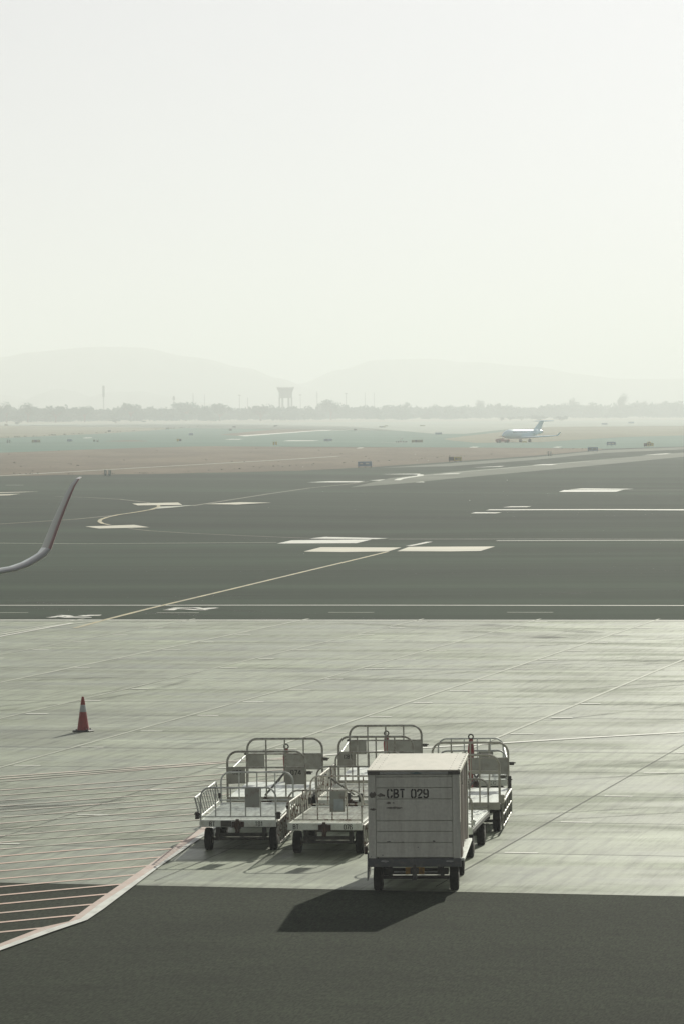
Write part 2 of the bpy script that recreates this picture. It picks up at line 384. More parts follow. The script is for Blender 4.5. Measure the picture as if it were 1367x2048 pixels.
J = layer('slab_joints', [m_joint, m_jpale])
vlist = [-9.71, -4.80, 0, 4.92, 9.6, 14.2, 19.1, 23.8, 28.3, 32.9]
while vlist[-1] < 78: vlist.append(vlist[-1]+4.6)
vlist = [v for v in vlist if v < 67.0]
for i, v in enumerate(vlist):
    put_line('slab_joints', [gridpt(-45, v), gridpt(60, v)], .045 if i < 6 else .04, 0, True)
for k in range(-9, 13):
    u = k*SU; v0 = -14.4
    drk = k in (2, 0, 1)
    lo_v, hi_v = v0, 67.2
    if k in (0,):
        put_line('slab_joints', [gridpt(u, lo_v), gridpt(u, 9.6)], .018, 0, True)
        put_line('slab_joints', [gridpt(u, 9.6), gridpt(u, hi_v)], .09, 1, True)
    elif k == 1:
        put_line('slab_joints', [gridpt(u, lo_v), gridpt(u, 6)], .016, 0, True)
        put_line('slab_joints', [gridpt(u, 6), gridpt(u, hi_v)], .09, 1, True)
    elif k == 2:
        put_line('slab_joints', [gridpt(u, lo_v), gridpt(u, 20)], .02, 0, True)
        put_line('slab_joints', [gridpt(u, 20), gridpt(u, hi_v)], .07, 1, True)
    elif k < 0:
        put_line('slab_joints', [gridpt(u, lo_v), gridpt(u, hi_v)], .14 if k in (-3, -5) else .085, 1, True)
    else:
        put_line('slab_joints', [gridpt(u, lo_v), gridpt(u, hi_v)], .016 if k < 5 else .03, 0, True)
PM = layer('painted_markings', [m_white, m_cream, m_wht2, m_yell, m_yfade, m_jpale])
W_, C_C, BW, YE, YF, JP = 0, 1, 2, 3, 4, 5
# small dashes at every slab corner
rd = random.Random(3)
for k in range(-9, 13):
    for v in vlist + [71.5]:
        if v > 66 or rd.random() < .12: continue
        a = gridpt(k*SU+.12+rd.uniform(-.05, .1), v+.06); b = a + U2*rd.uniform(.5, .66)
        put_line('painted_markings', [a, b], .13 if v < 15 else .20, 0, True)
# double edge line where concrete meets asphalt
put_line('painted_markings', [f0-fd*60+Vector((0, -.25, 0)), f1+fd*60+Vector((0, -.25, 0))], .42, BW, True)
put_line('painted_markings', [f0-fd*60+Vector((0, -1.1, 0)), f1+fd*60+Vector((0, -1.1, 0))], .28, JP, True)
L = lambda pts, w, m=W_: put_line('painted_markings', pts, w, m)
Q = lambda pts, m=BW: put_poly('painted_markings', pts, m)
L([(-80, 1211.2), (683, 1210.9), (1450, 1211.8)], .42)
for a, b, y in ((-40, 57, 1225.8), (314, 398, 1226), (657, 747, 1225.4), (1013, 1105, 1225.3)): L([(a, y), (b, y)], .2, JP)
Q([(554, 1087.4), (583, 1081), (660, 1080), (742.7, 1079.3), (712.4, 1086.7)])
Q([(618, 1077.6), (648.5, 1074.1), (700, 1075.2), (776.4, 1077), (750, 1078.6)])
Q([(607.5, 1103.5), (641.8, 1094.8), (801.6, 1095.4), (774.7, 1103.3), (685.5, 1104.5)], C_C)
Q([(793, 1102.9), (816.8, 1094.1), (988.8, 1093.4), (959.8, 1102.3), (900, 1103.2)], C_C)
L([(150, 1257), (208, 1241), (300, 1217.5), (460, 1179.6), (620, 1141), (700, 1122), (774.7, 1103.8)], .23, YE)
L([(816.8, 1092.2), (835, 1089), (857.8, 1084)], .45, BW)
Q([(1003.5, 1015.5), (1021, 1013.6), (1062, 1013.4), (1052, 1015.1)])
Q([(970, 1021.6), (978.6, 1019.8), (1200, 1019.3), (1460, 1019.3), (1460, 1021.1), (1200, 1021.1)])
Q([(940, 1027.8), (949.5, 1025.5), (1002.5, 1026), (990.5, 1027.8)])
Q([(1116, 984.7), (1127, 981), (1245, 980.9), (1230, 984.4)])
Q([(1135, 980.0), (1163, 977.6), (1267, 978.6), (1240, 980.2)])
L([(1245, 981), (1460, 980.6)], .5, JP)
L([(992, 1081.8), (1460, 1080.9)], .8, W_); L([(776, 1078.6), (1150, 1078.5), (1460, 1079.2)], .4, JP)
L([(-60, 1086.3), (554, 1085.2)], .4, JP)
Q([(265, 1008.3), (276, 1012.0), (365, 1011), (356.7, 1006.2)], C_C)
Q([(300, 1019.5), (318, 1014.6), (392, 1011.4), (340, 1017)], JP)
Q([(171, 1053.4), (198.5, 1057.6), (298.8, 1055), (269, 1050)], C_C)
Q([(410, 1009.4), (480, 1005.7), (543, 1006.5), (475, 1010.4)], C_C)
Q([(-30, 986.6), (79, 984), (42, 985.9), (-30, 988.2)], C_C); Q([(-30, 990.6), (42, 988.8), (20, 991.8), (-30, 993.2)], C_C)
L([(12, 971.4), (48, 971.4)], .6, W_)
L([(317, 1011.5), (318, 1015), (306, 1020), (272, 1026), (237, 1031), (216, 1035.8), (202, 1040.5), (199, 1044.5), (205, 1048.5), (220, 1051.5)], .34, YE)
L([(258, 1057.5), (300, 1062), (380, 1067), (460, 1070.5), (618, 1077)], .22, YF)
L([(-60, 1051), (0, 1048.5), (150, 1039), (225, 1031.5)], .3, YF)
L([(110, 994), (180, 996.5), (240, 1000), (300, 1007)], .3, YF)
L([(387, 1011.5), (460, 1000), (540, 987.5), (620, 976), (682, 970), (736, 963.5)], .3, YF)
Q([(614, 964.9), (658.6, 962.6), (729, 962.4), (716, 964.8)], BW)
Q([(737.7, 961.3), (766, 958.9), (795, 959), (788, 962)], BW)
Q([(761, 962.9), (840, 961.9), (849, 964.8), (773, 965.8)], BW)
L([(793, 960.5), (800, 957.6), (815, 955), (838.6, 951.8), (841, 949.6), (832, 948.7)], .9, BW)
L([(838, 952), (880, 948.5), (930, 943.5), (1060, 932), (1180, 922)], .35, JP)
Q([(761, 948.9), (800, 947.9), (840, 947.6), (838, 948.9)], BW); Q([(864, 949.4), (900, 947.1), (920, 946.6), (915, 948)], BW)
Q([(941, 935.5), (970, 933.9), (1009, 932), (1000, 933.6)], BW); Q([(1062, 930.6), (1085, 928.7), (1115, 928.5), (1100, 930.3)], BW)
Q([(1280, 911), (1310, 908.4), (1342, 906.4), (1330, 908.4)], BW)
Q([(710, 896.8), (718, 895.4), (728, 895.3), (722, 896.7)], BW); Q([(936, 895.2), (944, 893.8), (957, 893.9), (952, 895.1)], BW); Q([(1103, 895.2), (1112, 893.9), (1124, 893.8), (1116, 895.1)], BW)
Q([(449, 879.4), (462, 878.2), (488, 878.1), (478, 879.2)], W_); Q([(565, 882.4), (578, 881), (640, 881.1), (622, 882.3)], W_); Q([(165, 876.6), (172, 875.4), (186, 875.4), (180, 876.5)], W_)
L([(760, 884.5), (830, 886.5), (900, 886)], 1.0, JP); L([(640, 883), (700, 883.6), (760, 884.5)], 1.0, JP)
L([(320, 884), (420, 884.4), (520, 884.2)], .9, JP)
L([(-60, 849.6), (200, 849), (600, 846.2), (900, 843.9), (1430, 841.5)], 8, BW)
L([(600, 863), (800, 857.5), (960, 851)], 5, JP)
# concrete drain strips in the dry grass
L([(-60, 956), (0, 952.3), (150, 943.6), (300, 935), (450, 926.6), (600, 917.9), (677, 912.8)], .9, JP)
Q([(475, 871.6), (600, 863.3), (680, 858.2), (682, 859.2), (600, 864.6), (490, 873)], BW)
L([(75, 880), (200, 880)], .8, JP)
# long stripe with a bend on the concrete
L([(600, 1515.5), (643, 1512), (760, 1503), (860, 1496), (1040, 1485), (1200, 1475), (1367, 1465.6), (1450, 1461)], .24, W_)
# faded ground lettering, too worn to read
bz5 = lambda pts: [(90+x/3.797, 1200+y/3.797) for x, y in pts]
for st in ([(28, 136), (60, 134), (95, 128), (180, 136), (260, 137), (355, 135)], [(105, 119), (160, 121), (200, 130), (300, 127), (350, 118), (430, 117)], [(110, 128), (190, 122)], [(270, 120), (345, 122), (420, 122)],
           [(910, 78), (960, 79), (985, 70), (1080, 72), (1150, 78), (1235, 79)], [(975, 61), (1060, 63), (1150, 62), (1220, 73), (1300, 63)], [(945, 73), (1010, 66)], [(1180, 70), (1260, 64), (1305, 63)]):
    L(bz5(st), .35, W_)
# pale seams of the concrete at far left
L([(-60, 1277), (0, 1270), (110, 1252), (200, 1242.5)], .30, JP); L([(-60, 1284), (0, 1274), (145, 1247)], .18, W_)
HT = layer('red_hatching', [m_pink, m_pinkw])
h0, h1 = P(0, 1809.3), P(218.7, 1789); hd = (h1-h0).normalized()
b0, b1 = P(150, 1838), P(412, 1657); bd = (b1-b0).normalized()
c0, c1 = P(0, 1888), P(138, 1846.3); cd_ = (c1-c0).normalized()
p0, p1 = P(0, 1554.7), P(451, 1524); pd_ = (p1-p0).normalized()
def isect(a, d, b, e):
    den = d.x*e.y - d.y*e.x; t = ((b.x-a.x)*e.y - (b.y-a.y)*e.x)/den; return a+d*t
pL = [P(-300, 1700), P(0, 1554.7), P(451, 1524), P(640, 1513)]
for k in range(-3, 19):
    a = h0 + Vector((0, 1.13*k, 0))
    r1 = isect(a, hd, b0, bd)
    if k < 0: r1 = isect(a, hd, c0, cd_) if isect(a, hd, c0, cd_).x < r1.x and isect(a, hd, c0, cd_).x > -6 else r1
    if k > 17: r1 = P(451, 1527)
    l1 = a - hd*9
    put_line('red_hatching', [l1, r1], .12 if k < 7 else .10, 0 if k < 7 else 1, True)
for dz in (0, -.55):
    put_line('red_hatching', [p0-pd_*5+Vector((0, dz, 0)), p0+Vector((0, dz, 0)), p1+Vector((0, dz*.6, 0)), P(650, 1512)+Vector((0, dz*.4-.1, 0))], .16, 1, True)
BR = layer('border_stripe', [m_bord, m_borp])
wl = [(-60, 1925), (0, 1904.5), (100, 1868.5), (175, 1843), (208.6, 1820.4), (319.6, 1736), (417, 1669), (470, 1633), (520, 1598)]
wm = [(-60, 1918), (0, 1897.8), (92, 1863), (161.5, 1840.6), (196, 1814), (302.8, 1743), (400, 1672), (455, 1633), (508, 1596)]
wu = [(-60, 1912), (0, 1891), (85, 1858), (138, 1846.3), (178, 1816), (289.4, 1738.6), (392, 1666.6), (445, 1629), (500, 1591)]
for i in range(len(wl)-1):
    put_poly('border_stripe', [wl[i], wl[i+1], wm[i+1], wm[i]], 0)
    put_poly('border_stripe', [wm[i], wm[i+1], wu[i+1], wu[i]], 1)
TM = layer('tyre_marks', [])
m_mark = bpy.data.materials.new('faint tyre rubber'); m_mark.use_nodes = True
_t = m_mark.node_tree; _b = _t.nodes['Principled BSDF']; _b.inputs['Base Color'].default_value = (.03, .032, .028, 1); _b.inputs['Roughness'].default_value = .8; _b.inputs['Specular IOR Level'].default_value = .1
_tc = _t.nodes.new('ShaderNodeTexCoord'); _n = _t.nodes.new('ShaderNodeTexNoise'); _n.inputs['Scale'].default_value = .35; _n.inputs['Detail'].default_value = 6
_m = _t.nodes.new('ShaderNodeMapRange'); _m.inputs[1].default_value = .42; _m.inputs[2].default_value = .7; _m.inputs[3].default_value = 0; _m.inputs[4].default_value = .42
_t.links.new(_tc.outputs['Object'], _n.inputs['Vector']); _t.links.new(_n.outputs[0], _m.inputs[0]); _t.links.new(_m.outputs[0], _b.inputs['Alpha'])
MB['tyre_marks'][1].append(m_mark)
rt = random.Random(21)
def arc(x, y, ang, length, bend, w_, gauge=1.1):
    for off in (0, gauge):
        pts = []; a = ang; px_, py_ = x-math.sin(ang)*off, y+math.cos(ang)*off; n_ = 28
        for i_ in range(n_+1):
            pts.append((px_, py_)); a += bend/n_; px_ += math.cos(a)*length/n_; py_ += math.sin(a)*length/n_
        put_line('tyre_marks', pts, w_, 0, True)
for _ in range(16): arc(rt.uniform(-16, 8), rt.uniform(58, 128), rt.uniform(-.35, .9), rt.uniform(14, 34), rt.uniform(-.9, .9), rt.uniform(.14, .26))
for _ in range(0): arc(rt.uniform(-9, 3), rt.uniform(46, 52), rt.uniform(-.3, .4), rt.uniform(6, 14), rt.uniform(-.5, .5), rt.uniform(.10, .18))
for _ in range(16): arc(rt.uniform(-50, 30), rt.uniform(150, 420), rt.uniform(-.5, .3), rt.uniform(40, 110), rt.uniform(-.8, .8), rt.uniform(.5, 1.1), 3.5)
for nm, lb in (('tyre_marks', 'faint curved tyre marks on the pavement'), ('slab_joints', 'thin joints between the concrete slabs'), ('red_hatching', 'faded red hatching lines'), ('border_stripe', 'white and pink border stripe'), ('painted_markings', 'white and yellow painted pavement markings')):
    bm, mats, _ = MB[nm]
    finish(nm, bm, mats, {'tyre_marks': .0088, 'slab_joints': .0095, 'red_hatching': .012, 'border_stripe': .026, 'painted_markings': .04}[nm] if nm != 'painted_markings' else .013, lb)

# ------------------------------------------------------------------ cart materials
m_galv = M('galvanised steel', (.52, .54, .51), (.34, .35, .33), rough=.42, metal=.15, scale=9)
m_galvd = M('weathered steel tube', (.36, .365, .32), (.19, .17, .14), rough=.55, metal=.2, scale=11)
m_cream_p = M('worn cream paint', (.42, .41, .34), (.26, .24, .19), rough=.5, scale=6, lo=.5, hi=.75, fine=.12)
m_wpaint = M('worn white paint', (.72, .76, .70), (.50, .50, .44), rough=.45, scale=5, lo=.5, hi=.72, fine=.1)
m_rusty = M('rusty white tube', (.52, .51, .45), (.13, .065, .038), rough=.65, scale=14, lo=.50, hi=.60)
m_rust = M('rusty steel', (.07, .035, .025), (.035, .024, .02), rough=.8, scale=20)
m_dsteel = M('dark chassis steel', (.055, .056, .05), (.10, .095, .08), rough=.7, scale=12)
m_tyre = M('tyre rubber', (.010, .010, .009), (.018, .017, .015), rough=.9, scale=18, spec=.15)
m_hub = M('wheel hub', (.16, .15, .13), (.09, .07, .055), rough=.6, scale=20)
m_deckw = M('white aluminium deck', (.68, .73, .67), (.38, .40, .36), rough=.42, scale=3, stretch=(3, .6, 1), lo=.42, hi=.7, fine=.12, fscale=25, spec=.6)
m_deckr = M('scratched rusty deck', (.62, .65, .57), (.27, .24, .19), rough=.45, scale=4, stretch=(2.5, .7, 1), lo=.45, hi=.72, fine=.15, fscale=25)
m_plate = M('dull plate', (.31, .31, .27), (.24, .235, .20), rough=.6, scale=6)
m_plater = M('plate with rust', (.33, .34, .31), (.19, .15, .12), rough=.6, scale=7, lo=.5, hi=.72)
m_ink = M('stencil ink', (.018, .017, .016), (.05, .045, .04), rough=.7, scale=25, lo=.5, hi=.75)
m_knob = M('dark rubber block', (.03, .03, .027), (.05, .045, .04), rough=.7, scale=20)
m_redp = M('faded dark red paint', (.24, .035, .03), (.13, .035, .03), rough=.5, scale=12)
m_yelp = M('dirty yellow paint', (.30, .17, .02), (.12, .07, .02), rough=.6, scale=14)
m_boxw = M('box panel paint', (.68, .69, .60), (.56, .56, .48), rough=.5, scale=2.2, stretch=(5, 1, .45), lo=.4, hi=.7, fine=.07, fscale=22)
m_boxroof = M('box roof sheet', (.50, .47, .385), (.43, .41, .33), rough=.5, scale=2.5, stretch=(2, .5, 1), fine=.05)
m_boxtrim = M('aluminium trim', (.36, .38, .36), (.30, .31, .28), rough=.45, scale=8)
m_scrape = M('paint scrape', (.12, .11, .09), (.22, .21, .18), rough=.7, scale=16)
m_tarp = M('brown tarpaulin', (.115, .088, .062), (.07, .055, .042), rough=.8, scale=3, stretch=(1, 4, .5), bump=.4)
m_frame_b = M('grey chassis paint', (.10, .11, .11), (.17, .165, .145), rough=.6, scale=9, lo=.5, hi=.7)
m_teal = M('teal handle', (.02, .10, .11), rough=.5)
m_label_w = M('document sleeve', (.42, .47, .49), (.34, .38, .39), rough=.35, scale=7)

# ------------------------------------------------------------------ cart parts
def hoop_path(W, z0, z1, y, rc=.17, lean=0):
    h = W/2; pts = [(-h, y, z0), (-h, y, z0+.15)]
    for k in range(7):
        a = PI - k*(PI/2)/6; pts.append((-h+rc+math.cos(a)*rc, y, z1-rc+math.sin(a)*rc))
    for k in range(7):
        a = PI/2 - k*(PI/2)/6; pts.append((h-rc+math.cos(a)*rc, y, z1-rc+math.sin(a)*rc))
    pts += [(h, y, z0+.15), (h, y, z0)]
    return pts
def end_rail(t, W, y, z0, z1, bars, r, m, midz=None, botz=None, name='end_rail', rc=.17, rb=None):
    bm = bmesh.new(); tube(bm, hoop_path(W, z0, z1, y, rc), r)
    rb = rb or r*.72
    if botz: tube(bm, [(-W/2, y, botz), (W/2, y, botz)], rb)
    if midz: tube(bm, [(-W/2, y, midz), (W/2, y, midz)], rb)
    for x in bars: tube(bm, [(x*W/2, y, (botz or z0)), (x*W/2, y, z1-.005)], rb)
    return link(name, bm, m, t, True)
def wheel(t, x, y, r=.2, w=.13, name='wheel'):
    bm = bmesh.new()
    lathe(bm, [(r*.55, -w/2), (r*.9, -w/2), (r*.985, -w*.4), (r, -w*.25), (r, w*.25), (r*.985, w*.4), (r*.9, w/2), (r*.55, w/2)], (x, y, r), 'x', 28)
    o = link(name, bm, m_tyre, t, True)
    bm = bmesh.new(); lathe(bm, [(.02, -w/2-.012), (r*.3, -w/2-.01), (r*.52, -w/2+.01), (r*.52, w/2-.01), (r*.3, w/2+.01), (.02, w/2+.012)], (x, y, r), 'x', 16)
    link('hub', bm, m_hub, o, True); return o
def plate(t, x0, x1, z0, z1, y, m=None, text=None, th=.22, tx=.08, tz=.6, name='number_plate', sleeve=False, side=-1):
    bm = bmesh.new(); box(bm, x0, x1, y-.004, y+.004, z0, z1)
    o = link(name, bm, m or m_plate, t)
    if text:
        b2 = bmesh.new(); text_bm(b2, text, x0+tx*(x1-x0), y-.0065, z0+tz*(z1-z0), th*(z1-z0), wd=.19)
        link('lettering', b2, m_ink, o, recalc=False)
    if sleeve:
        b2 = bmesh.new(); w = x1-x0; h = z1-z0; box(b2, x0+.28*w, x1-.12*w, y-.008, y-.0045, z0+.06*h, z0+.62*h)
        link('document_sleeve', b2, m_label_w, o)
    return o
def side_gate(t, sgn, W, y0, y1, zb, zt, xo_b, xo_t, nb, m, r=.014, mids=0):
    """railing along a side; bottom bar at (xo_b, zb), top bar at (xo_t, zt), offsets outward from the deck edge"""
    bm = bmesh.new(); h = W/2
    B = lambda y: Vector((sgn*(h+xo_b), y, zb)); T = lambda y: Vector((sgn*(h+xo_t), y, zt))
    tube(bm, [B(y0), B(y1)], r*1.1); tube(bm, [T(y0), T(y1)], r*1.25)
    for k in range(mids): 
        f = (k+1)/(mids+1); tube(bm, [B(y0).lerp(T(y0), f), B(y1).lerp(T(y1), f)], r)
    for k in range(nb+1):
        y = y0+(y1-y0)*k/nb; tube(bm, [B(y), T(y)], r*(1.2 if k in (0, nb) else .85))
    return link('side_gate', bm, m, t, True)
def chassis(t, W, L_, zd, m_deck, ribs=0, beam_h=.12, m_beam=None, beam_name='front_beam', dth=.035, wx=.09, wy=(.5, .5), wr=.2):
    h = W/2; l = L_/2
    bm = bmesh.new(); box(bm, -h, h, -l+.022, l-.022, zd-dth, zd, bev=.004)
    if ribs == 1:
        n = 16
        for k in range(n):
            x = -h+.05+(W-.1)*k/(n-1); box(bm, x-.012, x+.012, -l+.03, l-.03, zd+.0002, zd+.012)
    elif ribs == 2:
        n = 20
        for k in range(n):
            y = -l+.12+(L_-.24)*k/(n-1); box(bm, -h+.04, h-.04, y-.006, y+.006, zd+.0002, zd+.007)
    link('deck', bm, m_deck, t)
    bm = bmesh.new(); box(bm, -h-.012, h+.012, -l-.02, -l+.02, zd-beam_h, zd+.004, bev=.004)
    fb = link(beam_name, bm, m_beam or m_wpaint, t)
    bm = bmesh.new(); box(bm, -h-.012, h+.012, l-.02, l+.02, zd-beam_h, zd+.004, bev=.004)
    link('rear_beam', bm, m_beam or m_wpaint, t)
    bm = bmesh.new()
    for s in (-1, 1):
        box(bm, s*h-.02, s*h+.02, -l+.021, l-.021, zd-.095, zd-dth-.001)
        box(bm, s*h*.45-.03, s*h*.45+.03, -l+.021, l-.021, zd-.13, zd-dth-.002)
    for y in (-l*.6, -l*.2, l*.2, l*.6): box(bm, -h+.025, h-.025, y-.025, y+.025, zd-.10, zd-dth-.003)
    link('chassis_frame', bm, m_dsteel, t)
    ya, yb = -l+wy[0], l-wy[1]
    for y in (ya, yb):
        bm = bmesh.new(); tube(bm, [(-h+wx-.02, y, wr), (h-wx+.02, y, wr)], .028)
        box(bm, -h*.7, h*.7, y-.05, y+.05, wr+.04, wr+.10)
        for s in (-1, 1): box(bm, s*h*.62-.03, s*h*.62+.03, y-.09, y+.09, wr-.02, zd-.132)
        link('axle', bm, m_dsteel, t)
        for s in (-1, 1): wheel(t, s*(h-wx), y, wr)
    return fb
def coupling(t, y, z, m=None, s=1):
    bm = bmesh.new(); box(bm, -.055*s, .055*s, y-.07, y-.001, z-.09, z+.05, bev=.008)
    box(bm, -.11*s, .11*s, y-.03, y-.0015, z-.06, z+.035, bev=.004)
    lathe(bm, [(.03, -.14), (.03, .09)], (0, y-.085, z), 'z', 10)
    tube(bm, [(-.03, y-.05, z-.08), (-.03, y-.09, z-.15), (.03, y-.09, z-.15), (.03, y-.05, z-.08)], .012)
    return link('tow_coupling', bm, m or m_rust, t)
def knob(t, x, y, z, sx=.04, sy=.04, sz=.07, m=None, name='latch_block'):
    bm = bmesh.new(); box(bm, x-sx, x+sx, y-sy, y+sy, z-sz, z+sz, bev=.008)
    tube(bm, [(x-sx*1.6, y, z+sz*.4), (x+sx*1.6, y, z+sz*.4)], .012)
    return link(name, bm, m or m_knob, t)
def tow_bar(t, y, z0, z1, lean=.15, col=None, handles=False, r=.065):
    bm = bmesh.new(); a = Vector((0, y, z0)); b = Vector((0, y+lean, z1-.1))
    tube(bm, [a, a.lerp(b, .45), a.lerp(b, .8), b], [.035, .045, r, r*.6], 8, 0)
    for s in (-1, 1): tube(bm, [(s*.28, y, z0-.02), a.lerp(b, .5)], .018, 6, 1)
    ring = [b+Vector((math.cos(k*PI/8)*.045, 0, .045+math.sin(k*PI/8)*.045)) for k in range(16)]
    tube(bm, ring, .014, 6, 1, closed=True)
    if handles:
        q = a.lerp(b, .74)
        tube(bm, [q+Vector((-.13, 0, 0)), q+Vector((.13, 0, 0))], .010, 6, 1)
        for s in (-1, 1):
            rg = [q+Vector((s*.155+math.cos(k*PI/5)*.026, 0, math.sin(k*PI/5)*.026)) for k in range(10)]
            tube(bm, rg, .008, 6, 1, closed=True)
    return link('tow_bar', bm, [col or m_redp, m_dsteel], t, True)

def frame_of(front, rear):
    """front/rear = (xl, xr, ytop, ztop): pixel extents of the end hoops -> centre, angle, length, width"""
    a0, a1 = P(front[0], front[2], front[3]), P(front[1], front[2], front[3])
    b0, b1 = P(rear[0], rear[2], rear[3]), P(rear[1], rear[2], rear[3])
    A, B = (a0+a1)/2, (b0+b1)/2; A.z = B.z = 0
    W = ((a1-a0).length+(b1-b0).length)/2; d = B-A
    return (A+B)/2, math.atan2(-d.x, d.y), d.length, W

GRP_L = 'low flat baggage carts with railings'
GRP_H = 'baggage carts with tall end hoops and plates'
def low_cart(label, front, rear, m_rail, m_deck, nb=4, zt=1.15, zd=.58, **k):
    c, rz, L_, W = frame_of(front, rear)
    t = thing('baggage_cart', label, 'baggage cart', c, rz, GRP_L)
    t['dims'] = (L_, W)
    chassis(t, W, L_, zd, m_deck, k.get('ribs', 2), m_beam=k.get('beam'), wy=k.get('wy', (.45, .45)))
    bars = [(-1+2*(i+1)/(nb+1)) for i in range(nb)]
    end_rail(t, W, -L_/2+.045, zd, zt, bars, .017, m_rail, botz=zd+.055)
    nb2 = k.get('nb2', 3); bars = [(-1+2*(i+1)/(nb2+1)) for i in range(nb2)]
    end_rail(t, W, L_/2-.045, zd, zt, bars, .017, m_rail, botz=zd+.055)
    coupling(t, -L_/2-.02, zd-.06)
    return t, L_, W

# --- front left cart (181)
t, L_, W = low_cart('galvanised flat cart stencilled BT 181, upright left side gate, frontmost of the left row', (401, 550, 1576, 1.15), (443, 586, 1544, 1.15), m_galv, m_deckw)
l, h = L_/2, W/2
bm = bmesh.new(); box(bm, -h-.008, -h+.36, -l-.0245, -l-.0205, .462, .575); link('beam_panel', bm, m_wpaint, t)
bm = bmesh.new(); box(bm, .01, h-.02, -l-.0245, -l-.0205, .462, .575); link('beam_panel', bm, m_wpaint, t)
bm = bmesh.new(); box(bm, -h+.365, -h+.55, -l-.0255, -l-.0205, .466, .57); link('dark_beam_panel', bm, m_dsteel, t)
bm = bmesh.new(); text_bm(bm, 'BT', -h+.165, -l-.0265, .478, .075, squeeze=.9, gap=.25); link('lettering', bm, m_ink, t, recalc=False)
bm = bmesh.new(); text_bm(bm, '181', h-.36, -l-.0265, .478, .075, squeeze=.85, gap=.2); link('lettering', bm, m_ink, t, recalc=False)
plate(t, .13, .39, .80, 1.145, -l+.02, m_plater, name='document_plate')
side_gate(t, -1, W, -l+.05, l-.05, .63, .97, .02, .10, 10, m_galv)
side_gate(t, 1, W, -l+.05, l-.05, .16, .55, .06, .035, 11, m_rusty)
knob(t, -h-.06, -l+.03, .66, .035, .035, .065); knob(t, h+.05, -l+.03, .66, .035, .035, .065)
knob(t, -h-.03, l-.03, .72, .025, .04, .05, name='gate_hinge')
# --- second cart (076)
t, L_, W = low_cart('rusty flat cart stencilled BT 076 with a paper sleeve plate, beside the white box cart', (575.6, 721.6, 1581.6, 1.15), (621, 761, 1551.6, 1.15), m_rusty, m_deckr, beam=m_wpaint)
l, h = L_/2, W/2
bm = bmesh.new(); text_bm(bm, 'BT', -h+.09, -l-.0225, .482, .075, squeeze=.9, gap=.25); link('lettering', bm, m_ink, t, recalc=False)
bm = bmesh.new(); text_bm(bm, '076', h-.31, -l-.0225, .478, .078, squeeze=.85, gap=.22); link('lettering', bm, m_ink, t, recalc=False)
plate(t, .09, .35, .78, 1.14, -l+.02, m_plater, name='document_plate', sleeve=True)
side_gate(t, -1, W, -l+.05, l-.05, .55, .92, .015, .02, 11, m_rusty)
side_gate(t, 1, W, -l+.05, l-.05, .17, .53, .05, .03, 11, m_rusty)
knob(t, -h-.02, -l+.03, .86, .015, .02, .03, m_rust, 'gate_hinge'); knob(t, h+.08, l-.9, .62, .03, .05, .04, m_rust, 'gate_hinge')
knob(t, -h-.01, l-.05, .70, .025, .03, .06)
# --- middle row second cart
t, L_, W = low_cart('weathered flat cart directly behind the BT 076 cart, half hidden by the white box', (633, 771, 1533.7, 1.2), (671, 804, 1504, 1.2), m_galvd, m_deckr, zt=1.2)
l, h = L_/2, W/2
side_gate(t, -1, W, -l+.05, l-.05, .58, .97, .015, .02, 12, m_rusty)
knob(t, -.05, -l-.03, .63, .04, .03, .09); knob(t, .17, -l-.03, .63, .04, .03, .08)
bm = bmesh.new(); tube(bm, [(-.50, -l+.1, 1.05), (-.02, -l+.6, .62)], .018); link('diagonal_brace', bm, m_dsteel, t)
# --- right row: cart behind the box, and the last low one
t, L_, W = low_cart('flat cart with a ribbed plank deck directly behind the white box', (789, 942, 1589, 1.15), (829, 975, 1557.4, 1.15), m_galvd, m_deckw, ribs=1)
knob(t, W/2+.02, -L_/2+.045, .66, .03, .04, .05, m_galv)
t, L_, W = low_cart('grey low cart at the far end of the right row, marked CC on its beam', (876, 1011, 1502, 1.15), (876, 1004, 1477, 1.15), m_galv, m_deckw, nb=4, nb2=4)
l, h = L_/2, W/2
bm = bmesh.new(); text_bm(bm, 'CC', h-.33, -l-.0225, .49, .06, squeeze=1.2, gap=.5); link('lettering', bm, m_ink, t, recalc=False)
plate(t, .12, .40, .83, 1.13, -l+.02, m_plate, name='document_plate', sleeve=True)
side_gate(t, 1, W, -l+.05, l-.05, .62, .95, .015, .02, 6, m_galv)

